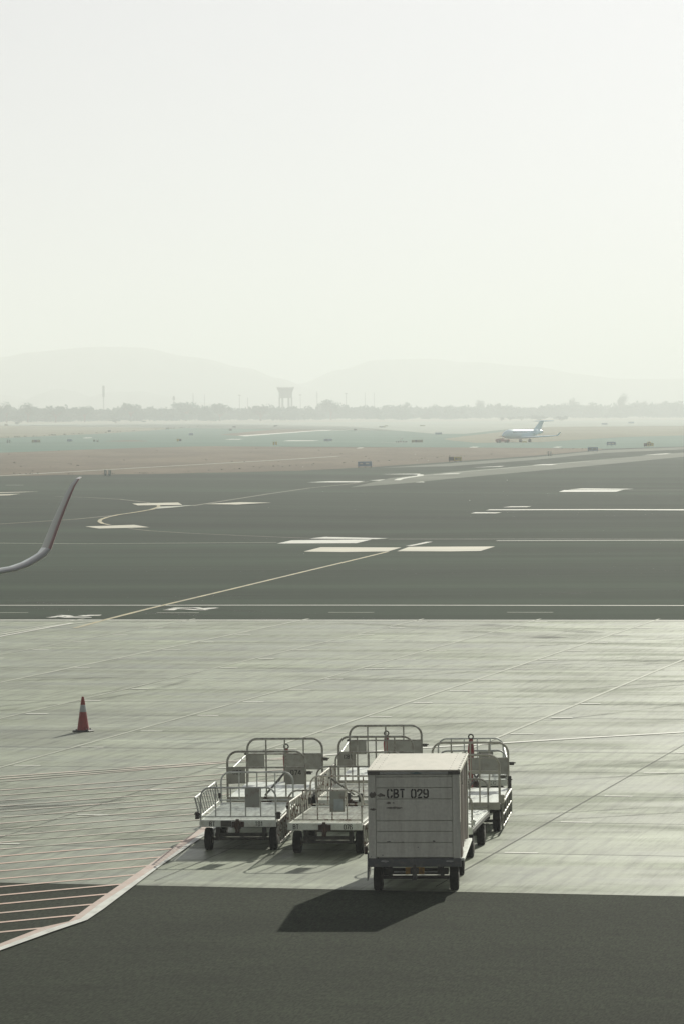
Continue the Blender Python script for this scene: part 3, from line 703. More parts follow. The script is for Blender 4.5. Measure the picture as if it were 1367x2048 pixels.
def tall_cart(label, front, rear, m_rail, m_deck, zd=.60, zt=1.45, m_beam=None, texts=(None, None), tb=1.23, handles=False, m_pl=None, plates=True, ribs=0, tcol=None):
    c, rz, L_, W = frame_of(front, rear)
    t = thing('baggage_cart', label, 'baggage cart', c, rz, GRP_H)
    chassis(t, W, L_, zd, m_deck, ribs, .13, m_beam or m_cream_p, wy=(.55, .5))
    l, h = L_/2, W/2; zm = zt-.30
    m_pl = m_pl or m_plate
    end_rail(t, W, -l+.045, zd, zt, (-.5, 0, .5), .022, m_rail, midz=zm, rc=.2, rb=.015)
    end_rail(t, W, l-.045, zd, zt, (-.5, 0, .5), .022, m_rail, midz=zm, rc=.2, rb=.015)
    if plates:
        plate(t, -h+.01, -h+.34, zm-.30, zm-.01, -l+.02, m_pl, texts[0], .24, .3, .62)
        plate(t, h-.38, h-.01, zm-.32, zm-.01, -l+.02, m_pl, texts[1], .26, .30, .60)
    plate(t, -h+.02, -h+.34, zm-.28, zm-.01, l-.07, m_pl); plate(t, h-.70, h-.01, zm-.30, zm-.01, l-.07, m_pl)
    for y in (-l+.045, l-.045): knob(t, h+.07, y, zm-.10, .045, .03, .032, m_dsteel, 'gate_latch')
    bm = bmesh.new(); tube(bm, [(-h-.02, -l+.06, zm-.12), (-h-.02, l-.06, zm-.02)], .016); link('side_rail', bm, m_galv, t, True)
    knob(t, -h-.03, l-.06, zm-.01, .02, .03, .04, m_dsteel, 'rail_clamp')
    bm = bmesh.new(); tube(bm, [(-.05, -l+.25, zd+.01), (.28, -l+1.0, zd+.42)], .02); link('diagonal_brace', bm, m_dsteel, t, True)
    tow_bar(t, l+.06, .42, tb+.1, .12, tcol, handles)
    coupling(t, -l-.02, zd-.07)
    return t, L_, W
t, L_, W = tall_cart('tall hooped cart with plates stencilled CBT 074, last in the left row', (454.5, 609, 1503.5, 1.45), (495.5, 644, 1477, 1.45), m_galvd, m_deckw, texts=('CBT', '074'))
t, L_, W = tall_cart('tall hooped cart with a CBT plate, farthest back in the middle row', (676, 825, 1474, 1.45), (700, 841, 1451, 1.45), m_galvd, m_deckw, texts=('CBT', None))
t, L_, W = tall_cart('cream hooped cart with bright deck and a red raised tow bar, in the right row', (841, 995, 1510.7, 1.47), (862.6, 1016, 1485, 1.47), m_cream_p, m_deckw, zt=1.47, tb=1.52, handles=True, plates=False)
l, h = L_/2, W/2
side_gate(t, 1, W, -l+.03, l-.10, .14, .58, .05, .05, 5, m_galvd, r=.018, mids=1)
knob(t, h+.03, l-.10, .72, .03, .04, .12); knob(t, h+.05, -l+.06, .66, .04, .05, .08, m_cream_p)

# --- the white box cart
c, rz, L_, W = frame_of((735, 917.6, 1541, 1.98), (759.7, 933.8, 1508, 1.98))
t = thing('box_cart', 'closed white box baggage cart stencilled CBT 029, nearest the camera', 'box cart', c, rz)
l, h = L_/2, W/2; ZT = 1.98; ZF = .575
seams = [ZF, .817, .997, 1.17, 1.52, 1.70, 1.875, ZT-.06]
bm = bmesh.new()
for a, b in zip(seams, seams[1:]): box(bm, -h+.125, h-.125, -l+.012, -l+.05, a+.005, b-.005, bev=.004)
box(bm, -h+.12, h-.12, -l+.05, -l+.06, ZF, ZT-.06)
fw = link('front_wall', bm, m_boxw, t)
bm = bmesh.new()
bm.free()
for s in (-1, 1):
    for a_ in (-l, l-.10):
        bm = bmesh.new(); box(bm, min(s*h, s*(h-.12)), max(s*h, s*(h-.12)), a_, a_+.10, ZF-.01, ZT-.055, bev=.006); link('corner_post', bm, m_boxw, t)
bm = bmesh.new(); box(bm, -h+.121, h-.121, l-.05, l-.01, ZF, ZT-.06); link('rear_wall', bm, m_boxw, t)
bm = bmesh.new(); box(bm, -h-.012, h+.012, -l-.012, l+.012, ZT-.012, ZT+.010, bev=.004)
box(bm, -h-.008, h+.008, -l-.006, -l+.03, ZT-.055, ZT-.0125); box(bm, -h-.008, h+.008, l-.03, l+.006, ZT-.055, ZT-.0125)
for s in (-1, 1): box(bm, min(s*h, s*(h-.03)), max(s*h, s*(h-.03))+.0, -l+.031, l-.031, ZT-.07, ZT-.0128)
roof = link('roof', bm, m_boxroof, t)
bm = bmesh.new(); box(bm, -h-.006, h+.006, -l-.010, -l-.0065, ZT-.056, ZT-.020); link('front_trim', bm, m_boxtrim, t)
for s in (-1, 1):
    bm = bmesh.new(); x0, x1 = (s*h-.006 if s < 0 else s*(h-.19)), (s*(h-.19) if s < 0 else s*h+.006)
    box(bm, x0, x1, -l-.016, -l-.0105, ZT-.064, ZT-.014); link('corner_plate', bm, m_dsteel, t)
bm = bmesh.new()
for k in range(10):
    y = -l+.05+(L_-.1)*k/9
    for x in (-h+.16, -h+.05, h-.16): lathe(bm, [(.007, 0), (.005, .004)], (x, y, ZT+.010), 'z', 6)
    lathe(bm, [(.017, 0), (.014, .006)], (h-.02, y, ZT+.010), 'z', 8)
link('roof_rivets', bm, m_dsteel, t).name = 'rivets'
bm = bmesh.new(); text_bm(bm, 'CBT', -h+.315, -l+.0095, 1.548, .125, wd=.2, gap=.27, squeeze=.96); link('lettering', bm, m_ink, fw, recalc=False)
bm = bmesh.new(); text_bm(bm, '029', -h+.70, -l+.0095, 1.545, .125, wd=.2, gap=.27, squeeze=.93)
link('lettering', bm, m_ink, fw, recalc=False)
def scrape(parent, x0, x1, z0, z1, y, seed, n=10, name='paint_scrape', m=None):
    rnd = random.Random(seed); bm = bmesh.new(); up = []; dn = []
    for k in range(n+1):
        f = k/n; x = x0+(x1-x0)*f; e = math.sin(PI*f)**.5 if 0 < f < 1 else .15; c_ = (z0+z1)/2; hh = (z1-z0)/2*e
        up.append(bm.verts.new((x, y, c_+hh*rnd.uniform(.4, 1)))); dn.append(bm.verts.new((x, y, c_-hh*rnd.uniform(.4, 1))))
    for k in range(n): bm.faces.new((up[k], up[k+1], dn[k+1], dn[k]))
    return link(name, bm, m or m_scrape, parent, recalc=False)
zz = lambda Y: 1.98-((1460+Y/4.02)-1541)/124.6
xx = lambda X: -h + ((700+X/4.02)-735)/124.6
scrape(fw, xx(285), xx(418), zz(640), zz(615), -l+.0095, 1); scrape(fw, xx(285), xx(325), zz(600), zz(575), -l+.0095, 2, 5); scrape(fw, xx(335), xx(355), zz(595), zz(578), -l+.0095, 3, 4)
scrape(fw, xx(212), xx(278), zz(545), zz(505), -l+.0095, 4, 8); scrape(fw, xx(152), xx(208), zz(552), zz(490), -l-.0025, 5, 6); scrape(fw, xx(152), xx(205), zz(650), zz(622), -l-.0025, 6, 5)
scrape(fw, xx(655), xx(680), zz(905), zz(888), -l+.009, 7, 4, m=m_dsteel); scrape(fw, xx(285), xx(320), zz(905), zz(893), -l+.009, 8, 4, m=m_dsteel); scrape(fw, xx(408), xx(426), zz(905), zz(898), -l+.009, 9, 3, m=m_dsteel)
scrape(fw, xx(533), xx(543), zz(950), zz(940), -l+.0095, 10, 3, m=m_dsteel); scrape(fw, xx(245), xx(262), zz(1012), zz(1004), -l+.0095, 11, 3, m=m_dsteel)
rr = random.Random(5)
for k in range(14):
    s = rr.choice((0, 1)); X = rr.uniform(812, 868) if s else rr.uniform(158, 215); Y = rr.uniform(1000, 1075)
    scrape(fw, xx(X), xx(X+rr.uniform(4, 12)), zz(Y+rr.uniform(4, 10)), zz(Y), -l-.0025, 20+k, 3, m=m_dsteel)
scrape(fw, xx(480), xx(578), zz(352), zz(338), -l-.0115, 12, 8, name='teal_mark', m=m_teal)
# chassis
bm = bmesh.new(); box(bm, -h-.01, h+.01, -l-.015, -l+.05, .43, ZF-.012, bev=.006); fb = link('front_beam', bm, m_frame_b, t)
for s, X in ((-1, 268), (1, 790)): scrape(fb, xx(X)-.06, xx(X)+.07, .50, .545, -l-.0175, 30+s, 5, m=m_boxtrim)
bm = bmesh.new(); box(bm, -h-.01, h+.01, l-.05, l+.015, .43, ZF-.012, bev=.006); link('rear_beam', bm, m_frame_b, t)
bm = bmesh.new(); box(bm, -h-.012, h+.06, -l+.051, l-.051, ZF-.055, ZF-.013, bev=.004); link('deck', bm, m_wpaint, t)
bm = bmesh.new()
for s in (-1, 1): box(bm, s*.4-.035, s*.4+.035, -l+.051, l-.051, .40, ZF-.057)
for y in (-l*.5, 0, l*.5): box(bm, -h+.05, h-.05, y-.03, y+.03, .43, ZF-.058)
link('chassis_frame', bm, m_dsteel, t)
for y in (-l+.42, l-.55):
    bm = bmesh.new(); tube(bm, [(-h+.12, y, .21), (h-.12, y, .21)], .03); box(bm, -.52, .52, y-.045, y+.045, .26, .36)
    for s in (-1, 1): box(bm, s*.42-.03, s*.42+.03, y-.08, y+.08, .2, .41)
    link('axle', bm, m_dsteel, t)
    for s in (-1, 1): wheel(t, s*(h-.125), y, .21, .14)
bm = bmesh.new(); box(bm, -.15, .155, -l-.05, -l+.0, .315, .425, bev=.006); link('tow_bracket', bm, m_yelp, t)
coupling(t, -l-.055, .39, m_dsteel, .6)
bm = bmesh.new(); tube(bm, [(-.35, -l+.15, .33), (.35, -l+.15, .33)], .012); link('brake_rod', bm, m_galv, t)
# side curtains and folded flaps
for s in (-1, 1):
    bm = bmesh.new(); n = 26; rows = [ZF+.02, .9, 1.3, 1.7, ZT-.075]
    g = [[bm.verts.new((s*(h-.035+.018*math.sin(i*1.7+j*.4)+.012*math.sin(i*.6)+(.03 if j == 0 and i < 6 else 0)), -l+.101+(L_-.202)*i/n, z)) for i in range(n+1)] for j, z in enumerate(rows)]
    for j in range(len(rows)-1):
        for i in range(n): bm.faces.new((g[j][i], g[j][i+1], g[j+1][i+1], g[j+1][i]))
    link('side_curtain', bm, m_tarp, t, True)
bm = bmesh.new(); a = [(h+.012, -l+.06, ZF+.0), (h+.02, -l+.28, ZF-.02), (h+.03, -l+.30, .62), (h+.004, -l+.02, 1.15)]
b2 = [(p[0]-.012, p[1], p[2]) for p in a]; va = [bm.verts.new(p) for p in a]; vb = [bm.verts.new(p) for p in b2]
bm.faces.new(va); bm.faces.new(vb[::-1])
for i in range(4): bm.faces.new((va[i], vb[i], vb[(i+1) % 4], va[(i+1) % 4]))
link('loose_flap', bm, m_tarp, t)
bm = bmesh.new(); tube(bm, [(h+.008, -l+.1, 1.93), (h+.02, -l+.3, 1.80), (h+.03, -l+.34, 1.72)], .006, 6); link('strap', bm, m_boxtrim, t)
bm = bmesh.new(); a = [(-h-.012, -l+.03, .66), (-h-.014, -l+.9, .55), (-h-.014, -l+.62, .26), (-h-.02, -l+.02, .20)]
va = [bm.verts.new(p) for p in a]; vb = [bm.verts.new((p[0]-.012, p[1], p[2])) for p in a]
bm.faces.new(va); bm.faces.new(vb[::-1])
for i in range(4): bm.faces.new((va[i], vb[i], vb[(i+1) % 4], va[(i+1) % 4]))
link('hanging_flap', bm, m_boxtrim, t)
bm = bmesh.new(); box(bm, -h-.075, -h-.03, -l+.1, -l+.2, .62, .74, bev=.006); link('gate_latch', bm, m_rust, t)

# ------------------------------------------------------------------ traffic cone
cp = P(167, 1463.5)
t = thing('traffic_cone', 'red traffic cone with one grey white reflective band, alone on the concrete', 'traffic cone', cp, math.radians(12))
m_cone = M('cone red plastic', (.28, .026, .018), (.22, .024, .018), rough=.5, scale=8)
m_band = M('grey reflective band', (.42, .44, .44), (.36, .38, .38), rough=.4, scale=10)
m_cbase = M('black rubber base', (.02, .02, .022), rough=.6)
prof = lambda z: .155 - (.155-.033)*(z-.05)/.82
bm = bmesh.new(); lathe(bm, [(.165, .045), (prof(.06), .06), (prof(.5), .5), (prof(.68), .68), (prof(.69)+.003, .69), (prof(.84), .84), (.036, .845), (.03, .885), (.022, .89), (.02, .875)], (0, 0, 0), 'z', 28)
body = link('cone_body', bm, m_cone, t, True)
bm = bmesh.new(); lathe(bm, [(prof(.50)+.002, .505), (prof(.505)+.0035, .51), (prof(.685)+.0035, .68), (prof(.69)+.001, .685)], (0, 0, 0), 'z', 28); link('reflective_band', bm, m_band, t, True)
bm = bmesh.new(); n = 8
vsb = []
for z, r in ((.009, .27), (.03, .275), (.05, .25)):
    vsb.append([bm.verts.new((math.cos(PI/8+k*PI/4)*r*1.02, math.sin(PI/8+k*PI/4)*r*1.02, z)) for k in range(8)])
for A, B in zip(vsb, vsb[1:]):
    for k in range(8): bm.faces.new((A[k], A[(k+1) % 8], B[(k+1) % 8], B[k]))
bm.faces.new(vsb[0][::-1]); bm.faces.new(vsb[-1])
for k in (0, 2, 4, 6):
    a = PI/8+k*PI/4; box(bm, math.cos(a)*.2-.02, math.cos(a)*.2+.02, math.sin(a)*.2-.02, math.sin(a)*.2+.02, .0505, .075)
link('base', bm, m_cbase, t)

# ------------------------------------------------------------------ wing tip with its upturned winglet, at the left edge
YW = 106.0; PPM = FP/YW
def wp(px, py): return at_depth(px, py, YW)
m_wing = M('wing grey paint', (.30, .35, .36), (.25, .29, .30), rough=.28, scale=2)
m_wred = M('winglet red paint', (.13, .028, .026), (.11, .025, .025), rough=.35, scale=2)
m_wgrey = M('winglet grey paint', (.13, .15, .12), rough=.4)
m_wdark = M('wing leading edge', (.10, .11, .11), rough=.35)
m_wtan = M('wing underside', (.34, .32, .25), rough=.5)
m_wtip = M('winglet white tip', (.75, .70, .68), rough=.3)
stations = [  # px, py, thickness px, chord m
    (-330, 1166, 20, 3.0), (-120, 1156, 17, 2.4), (0, 1145.5, 13, 2.0), (32, 1140, 12.5, 1.85), (56, 1131.5, 13, 1.75), (74, 1121.5, 13.5, 1.65), (88, 1112, 14, 1.55), (98, 1100, 14, 1.48),
    (105, 1078, 13, 1.38), (113, 1053, 12, 1.25), (123, 1024, 10.5, 1.10), (133, 997, 9, .95), (142.5, 973, 7, .78), (150.5, 959.5, 5, .60), (155, 955.5, 2.4, .42)]
def wing_loft(idx, name, parent, mfun, mats):
    bm = bmesh.new(); rings = []
    n = 16
    for i in idx:
        px, py, th, ch = stations[i]
        a = wp(*stations[max(i-1, 0)][:2]); b = wp(*stations[min(i+1, len(stations)-1)][:2]); s = (b-a).normalized()
        c = wp(px, py); d = Vector((-.25 if i < 7 else -.29, 1, .0)).normalized(); nrm = s.cross(d).normalized()   # nrm: inner / lower side sign
        if nrm.z > 0: nrm = -nrm
        ring = []
        sweep = Vector((0, (i-2)*.16, 0))
        for k in range(n):
            a_ = k*2*PI/n; x = (1-math.cos(a_))/2; y = math.sin(a_)*.5*(1-.45*x)
            ring.append(bm.verts.new(c+sweep + d*(x*ch) + nrm*(y*th/PPM*(1.1 if i < 7 else .8))))
        rings.append(ring)
    for A, B in zip(rings, rings[1:]):
        for k in range(n):
            f = bm.faces.new((A[k], A[(k+1) % n], B[(k+1) % n], B[k])); f.material_index = mfun(k)
    bm.faces.new(rings[0][::-1]); bm.faces.new(rings[-1])
    return link(name, bm, mats, parent, True)
wt = thing('aircraft_wing', 'grey wing of a parked aircraft with a red upturned winglet, entering at the left edge', 'aircraft wing', wp(0, 1145))
def keep(o):
    o.matrix_parent_inverse = Matrix.Translation(-Vector(wt.location)); return o
keep(wing_loft(range(0, 8), 'wing', wt, lambda k: 1 if k in (0, 1, 13, 14, 15) else (2 if k < 8 else 0), [m_wing, m_wdark, m_wtan]))
keep(wing_loft(range(7, 14), 'winglet', wt, lambda k: 0 if (k < 8 or k >= 14) else 1, [m_wred, m_wgrey]))
keep(wing_loft(range(13, 15), 'winglet_tip', wt, lambda k: 0, [m_wtip]))

# ------------------------------------------------------------------ business jet and tug
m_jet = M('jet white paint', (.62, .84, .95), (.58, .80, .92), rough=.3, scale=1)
m_jdark = M('jet dark glass', (.03, .035, .04), rough=.2)
m_jmet = M('jet metal', (.30, .31, .32), rough=.35, metal=.6)
jp = G(1049, 884.3)
t = thing('business_jet', 'white twin engined business jet with a T tail, parked far off on the taxiway', 'jet', jp, math.radians(233))
X0 = 1.6
bm = bmesh.new(); secs = [(10.4, .03, 1.95), (10.1, .25, 1.97), (9.5, .55, 2.05), (8.7, .88, 2.18), (7.8, 1.15, 2.3), (6.6, 1.33, 2.38), (4, 1.36, 2.4), (0, 1.36, 2.4), (-3, 1.34, 2.42), (-5.5, 1.15, 2.6), (-7.6, .78, 2.9), (-9.4, .4, 3.2), (-10.4, .12, 3.35)]
rings = []
for x, r, z in secs: rings.append([bm.verts.new((x+X0, math.cos(k*PI/10)*r, z+math.sin(k*PI/10)*r)) for k in range(20)])
for A, B in zip(rings, rings[1:]):
    for k in range(20): bm.faces.new((A[k], A[(k+1) % 20], B[(k+1) % 20], B[k]))
bm.faces.new(rings[0]); bm.faces.new(rings[-1][::-1])
fus = link('fuselage', bm, m_jet, t, True)
def slab(bm, root, tip, tr, tt):
    """root/tip: (leading, trailing) points; thickness along z or y"""
    pass
def panel(name, pts_a, pts_b, thick, m, parent):
    """lens-section surface between two chords: pts = (lead, trail), thick vectors"""
    bm = bmesh.new(); rings = []
    for (a, b), th in zip((pts_a, pts_b), thick):
        a, b, th = Vector(a), Vector(b), Vector(th); ring = []
        for f, s in ((0, 0), (.12, .7), (.35, 1), (.7, .6), (1, 0), (.7, -.4), (.35, -.7), (.12, -.5)): ring.append(bm.verts.new(a.lerp(b, f)+th*s))
        rings.append(ring)
    for k in range(8): bm.faces.new((rings[0][k], rings[0][(k+1) % 8], rings[1][(k+1) % 8], rings[1][k]))
    bm.faces.new(rings[0][::-1]); bm.faces.new(rings[1])
    return link(name, bm, m, parent, True)
for s in (-1, 1):
    wg = panel('wing', ((2.2+X0, s*.9, 1.35), (-3.2+X0, s*.9, 1.3)), ((-3.4+X0, s*9.4, 1.75), (-4.8+X0, s*9.4, 1.75)), ((0, 0, .42), (0, 0, .16)), m_jet, t)
    panel('winglet', ((-3.5+X0, s*9.4, 1.72), (-4.8+X0, s*9.4, 1.72)), ((-4.7+X0, s*9.95, 2.75), (-5.4+X0, s*9.95, 2.75)), ((0, .05, 0), (0, .02, 0)), m_jet, wg)
    panel('tailplane', ((-9.6+X0, s*.05, 6.05), (-11.6+X0, s*.05, 6.05)), ((-11.2+X0, s*3.2, 6.1), (-12.0+X0, s*3.2, 6.1)), ((0, 0, .22), (0, 0, .12)), m_jet, t)
    bm = bmesh.new(); lathe(bm, [(.48, 1.9), (.62, 1.75), (.68, 1.0), (.66, -.3), (.5, -1.4), (.42, -1.6)], (-5.3+X0, s*2.15, 2.95), 'x', 18)
    bmesh.ops.recalc_face_normals(bm, faces=bm.faces[:])
    e = link('engine', bm, m_jet, t, True)
    bm = bmesh.new(); lathe(bm, [(.40, -1.62), (.36, -2.0), (.1, -2.1)], (-5.3+X0, s*2.15, 2.95), 'x', 14); link('exhaust', bm, m_jdark, e, True)
    bm = bmesh.new(); box(bm, -6.3+X0, -4.4+X0, min(s*.9, s*1.7), max(s*.9, s*1.7), 2.85, 3.0); link('pylon', bm, m_jet, e)
    bm = bmesh.new(); tube(bm, [(-1.6+X0, s*1.6, .5), (-1.6+X0, s*1.5, 1.3)], .09); g_ = link('landing_gear', bm, m_jmet, t)
    for dy in (-.2, .2):
        bm = bmesh.new(); lathe(bm, [(.2, -.13), (.42, -.13), (.46, -.05), (.46, .05), (.42, .13), (.2, .13)], (-1.6+X0, s*1.6+dy, .46), 'y', 16); link('tyre', bm, m_tyre, g_, True)
    for k in range(7):
        bm = bmesh.new(); x = 6.0-k*1.05+X0; pts = [(x+math.cos(a*PI/4)*.17, s*1.36*.955, 2.75+math.sin(a*PI/4)*.24) for a in range(8)]
        va = [bm.verts.new(p) for p in pts]; vb = [bm.verts.new((p[0], p[1]-s*.1, p[2])) for p in pts]
        bm.faces.new(va); 
        for i in range(8): bm.faces.new((va[i], vb[i], vb[(i+1) % 8], va[(i+1) % 8]))
        link('cabin_window', bm, m_jdark, fus)
panel('tail_fin', ((-5.8+X0, 0, 3.5), (-9.8+X0, 0, 3.4)), ((-9.4+X0, 0, 6.1), (-11.5+X0, 0, 6.1)), ((0, .18, 0), (0, .09, 0)), m_jet, t)
bm = bmesh.new(); pts = [(8.35, .62, 2.72), (7.6, .95, 2.95), (7.6, -.95, 2.95), (8.35, -.62, 2.72), (8.15, .45, 2.98), (7.5, .6, 3.32), (7.5, -.6, 3.32), (8.15, -.45, 2.98)]
va = [bm.verts.new((p[0]+X0+.05, p[1], p[2])) for p in pts]
for q in ((0, 1, 5, 4), (4, 5, 6, 7), (7, 6, 2, 3), (0, 4, 7, 3)): bm.faces.new([va[i] for i in q])
link('windscreen', bm, m_jdark, fus)
bm = bmesh.new(); tube(bm, [(7.0+X0, 0, .35), (7.0+X0, 0, 1.3)], .07); g_ = link('nose_gear', bm, m_jmet, t)
bm = bmesh.new(); lathe(bm, [(.12, -.2), (.28, -.18), (.3, 0), (.28, .18), (.12, .2)], (7.0+X0, 0, .3), 'y', 14); link('tyre', bm, m_tyre, g_, True)
tp = G(1004, 885.6)
t = thing('aircraft_tug', 'small red tow tug just in front of the jet nose', 'tug', tp, math.radians(200))
m_tred = M('tug red paint', (.36, .06, .04), (.28, .05, .04), rough=.5, scale=3)
bm = bmesh.new(); box(bm, -1.9, 1.9, -.85, .85, .35, .95, bev=.08); box(bm, 1.1, 1.9, -.8, .8, .951, 1.15, bev=.05); link('body', bm, m_tred, t)
bm = bmesh.new(); box(bm, -.2, .9, -.7, .7, .96, 1.25); 
for sx in (-.15, .85):
    for sy in (-.65, .65): tube(bm, [(sx, sy, 1.25), (sx, sy, 1.75)], .04)
box(bm, -.25, .95, -.75, .75, 1.76, 1.84, bev=.02); link('cab', bm, m_tred, t)
for sx in (-1.2, 1.2):
    for sy in (-.8, .8):
        bm = bmesh.new(); lathe(bm, [(.15, -.12), (.33, -.12), (.36, 0), (.33, .12), (.15, .12)], (sx, sy, .36), 'y', 16); link('wheel', bm, m_tyre, t, True)
bm = bmesh.new(); lathe(bm, [(.1, 0), (.1, .12), (.05, .18)], (.35, 0, 1.841), 'z', 10); link('beacon', bm, M('amber beacon', (.6, .25, .03), rough=.3), t)
bm = bmesh.new(); tube(bm, [(-1.9, 0, .5), (-4.2, 0, .45)], .06); link('tow_bar', bm, m_tred, t)
# small yellow chock set under the jet
cpos = G(1047.5, 885.4)
t = thing('wheel_chock', 'yellow wheel chock on the ground between the jet main wheels', 'chock', cpos)
bm = bmesh.new(); vs = [bm.verts.new(p) for p in ((-.6, -.3, 0), (.6, -.3, 0), (.6, .3, 0), (-.6, .3, 0), (-.6, 0, .5), (.6, 0, .5))]
for q in ((0, 1, 2, 3), (0, 1, 5, 4), (2, 3, 4, 5), (0, 4, 3), (1, 2, 5)): bm.faces.new([vs[i] for i in q])
link('wedge', bm, M('chock yellow', (.5, .45, .08), rough=.6), t)

# ------------------------------------------------------------------ taxiway signs
m_sblue = M('sign back blue grey', (.20, .32, .46), (.17, .27, .40), rough=.5, scale=2)
m_sblk = M('sign black', (.03, .03, .03), rough=.5)
m_syel = M('sign yellow', (.62, .50, .06), (.54, .44, .06), rough=.5, scale=2)
m_soliv = M('sign olive', (.22, .22, .08), (.18, .18, .07), rough=.5, scale=2)
m_sdark = M('sign dark', (.05, .055, .05), rough=.5)
m_swht = M('sign white', (.62, .64, .60), rough=.5)
m_sgreen = M('sign frame green grey', (.16, .21, .18), rough=.5)
def sign(x0, x1, y0, y1, kind, label, group='airfield guidance signs'):
    b = G((x0+x1)/2, y1); s = FP/b.y; Wd = (x1-x0)/s; Hh = (y1-y0)/s; D = max(.15, Wd*.06)
    t = thing('guidance_sign', label, 'airfield sign', (b.x, b.y, b.z), 0, group)
    leg = min(.35, Hh*.22)
    mm = {'blue': m_sblue, 'yel': m_syel, 'olive': m_soliv, 'dark': m_sdark, 'green': m_sgreen}[kind[0]]
    bm = bmesh.new()
    if kind[0] == 'green':
        box(bm, -Wd/2, -Wd*.16, -D/2, D/2, leg*.3, Hh, bev=.02); box(bm, Wd*.1, Wd/2, -D/2, D/2, leg*.3, Hh*.92, bev=.02)
    else: box(bm, -Wd/2, Wd/2, -D/2, D/2, leg, Hh, bev=.03)
    bd = link('board', bm, mm, t)
    for fx in ((-.44, 0, .44) if Wd > 2 else (-.36, .36)):
        bm = bmesh.new(); box(bm, fx*Wd-.05*max(1, Wd/3), fx*Wd+.05*max(1, Wd/3), -.06, .06, -.05, leg+.02); link('leg', bm, m_sdark, t)
    for a, c_, z0_, z1_, m in kind[1:]:
        bm = bmesh.new(); box(bm, -Wd/2+a*Wd, -Wd/2+c_*Wd, -D/2-.03, -D/2-.006, leg+(Hh-leg)*z0_, leg+(Hh-leg)*z1_); link('panel', bm, m, t)
    return t
sign(714.8, 743, 923, 935.6, ('blue', (.14, .36, .45, .72, m_swht), (.56, .80, .45, .72, m_swht)), 'blue grey sign with two pale patches, at the near edge of the brown grass')
sign(896, 922, 913.5, 923.8, ('yel', (0, .40, .02, .98, m_sblk), (.52, .60, .25, .8, m_sblk), (.68, .74, .25, .8, m_sblk), (.84, .9, .25, .8, m_sblk)), 'black and yellow sign at the near edge of the brown grass')
sign(1174, 1194.5, 894.5, 903.4, ('blue', (.12, .4, .3, .7, m_sgreen), (.5, .85, .3, .7, m_sgreen)), 'blue grey sign standing at the right tip of the brown grass')
sign(1212, 1230, 883.6, 891.7, ('blue', (.15, .45, .3, .7, m_swht), (.55, .85, .3, .7, m_swht)), 'blue grey sign with pale marks, just behind the sign at the grass tip')
sign(1286, 1306, 886, 894.2, ('yel', (0, .34, .02, .98, m_sblk), (.46, .54, .25, .8, m_sblk), (.66, .72, .25, .8, m_sblk)), 'black and yellow sign far right beyond the taxiway')
sign(1293, 1300.5, 883, 888, ('yel', (.3, .7, .3, .7, m_sblk)), 'small yellow sign peeping over the far right black and yellow sign')
sign(1202, 1213.7, 846, 850.2, ('blue',), 'distant blue grey sign on the pale runway, right of the jet')
sign(1255, 1266.8, 843.6, 847.4, ('blue',), 'rightmost distant blue grey sign on the pale runway')
sign(647.6, 664, 877.6, 883, ('blue', (.3, .34, 0, 1, m_sblk)), 'low blue grey sign on the far taxiway in the middle')
sign(822, 844.5, 879.6, 886, ('olive', (.32, .5, .05, .95, m_sblk), (.6, .66, .3, .7, m_sblk), (.78, .84, .3, .7, m_sblk)), 'wide olive sign with a dark centre on the far taxiway')
sign(869, 882.3, 865, 870, ('blue',), 'pale blue grey sign just left of the jet side grass')
sign(757.3, 770, 852.3, 855.6, ('olive', (.3, .6, .1, .9, m_sdark)), 'wider of two overlapping distant olive signs')
sign(769, 774.6, 850.6, 853.4, ('olive',), 'narrower of two overlapping distant olive signs')
sign(706.6, 712.2, 857.2, 861.4, ('dark',), 'small dark square sign at the tip of the grass island')
sign(838.5, 849, 850, 853, ('olive',), 'distant flat olive sign left above the pale blue grey sign')
sign(353.8, 363.4, 877.6, 883.7, ('dark', (.0, .5, .1, .9, m_syel)), 'sign half yellow half dark on the taxiway, left of centre')
sign(378, 386.6, 866.5, 871.6, ('blue',), 'small blue grey sign left of the grass island')
sign(332, 339, 855.2, 859.2, ('dark', (.45, 1, .1, .9, m_soliv)), 'tiny dark sign at the edge of the left yellow grass')
sign(465, 471.8, 852.3, 855.4, ('dark',), 'farther of two tiny dark signs above the grass island')
sign(458, 464, 858, 862.2, ('dark',), 'nearer of two tiny dark signs above the grass island')
sign(64, 81, 879.6, 886.1, ('olive', (.3, .62, .1, .9, m_sdark)), 'wide brown olive sign on the far left taxiway')
sign(134.3, 144.3, 878.5, 884, ('blue',), 'blue grey sign right of the wide olive sign at left')
sign(216, 222.2, 860.4, 864.9, ('dark',), 'tiny dark sign on the left yellow grass edge')
sign(9.4, 16, 848, 852.2, ('olive',), 'tiny olive sign at the far left by the hedge')
sign(209, 222.7, 939.6, 952, ('green', (.08, .28, .2, .95, m_swht), (.66, .80, .15, .95, m_swht)), 'double green and white marker on the near edge of the grass, right of the winglet')
sign(1094, 1101.5, 902, 912.2, ('green', (.1, .3, .1, .95, m_swht), (.65, .95, .1, .9, m_swht)), 'slim white framed marker on the grass edge right of the jet')
sign(187, 197.5, 879.2, 884, ('green', (.65, .9, .1, .9, m_swht)), 'faint double marker beside the grass sliver')
sign(14, 21.5, 879, 886.5, ('green',), 'faint green double marker at the far left taxiway')
sign(545.8, 554.8, 883.4, 891.2, ('yel', (.35, .5, 0, 1, m_swht)), 'thin yellow marker boards on the taxiway below the grass island')
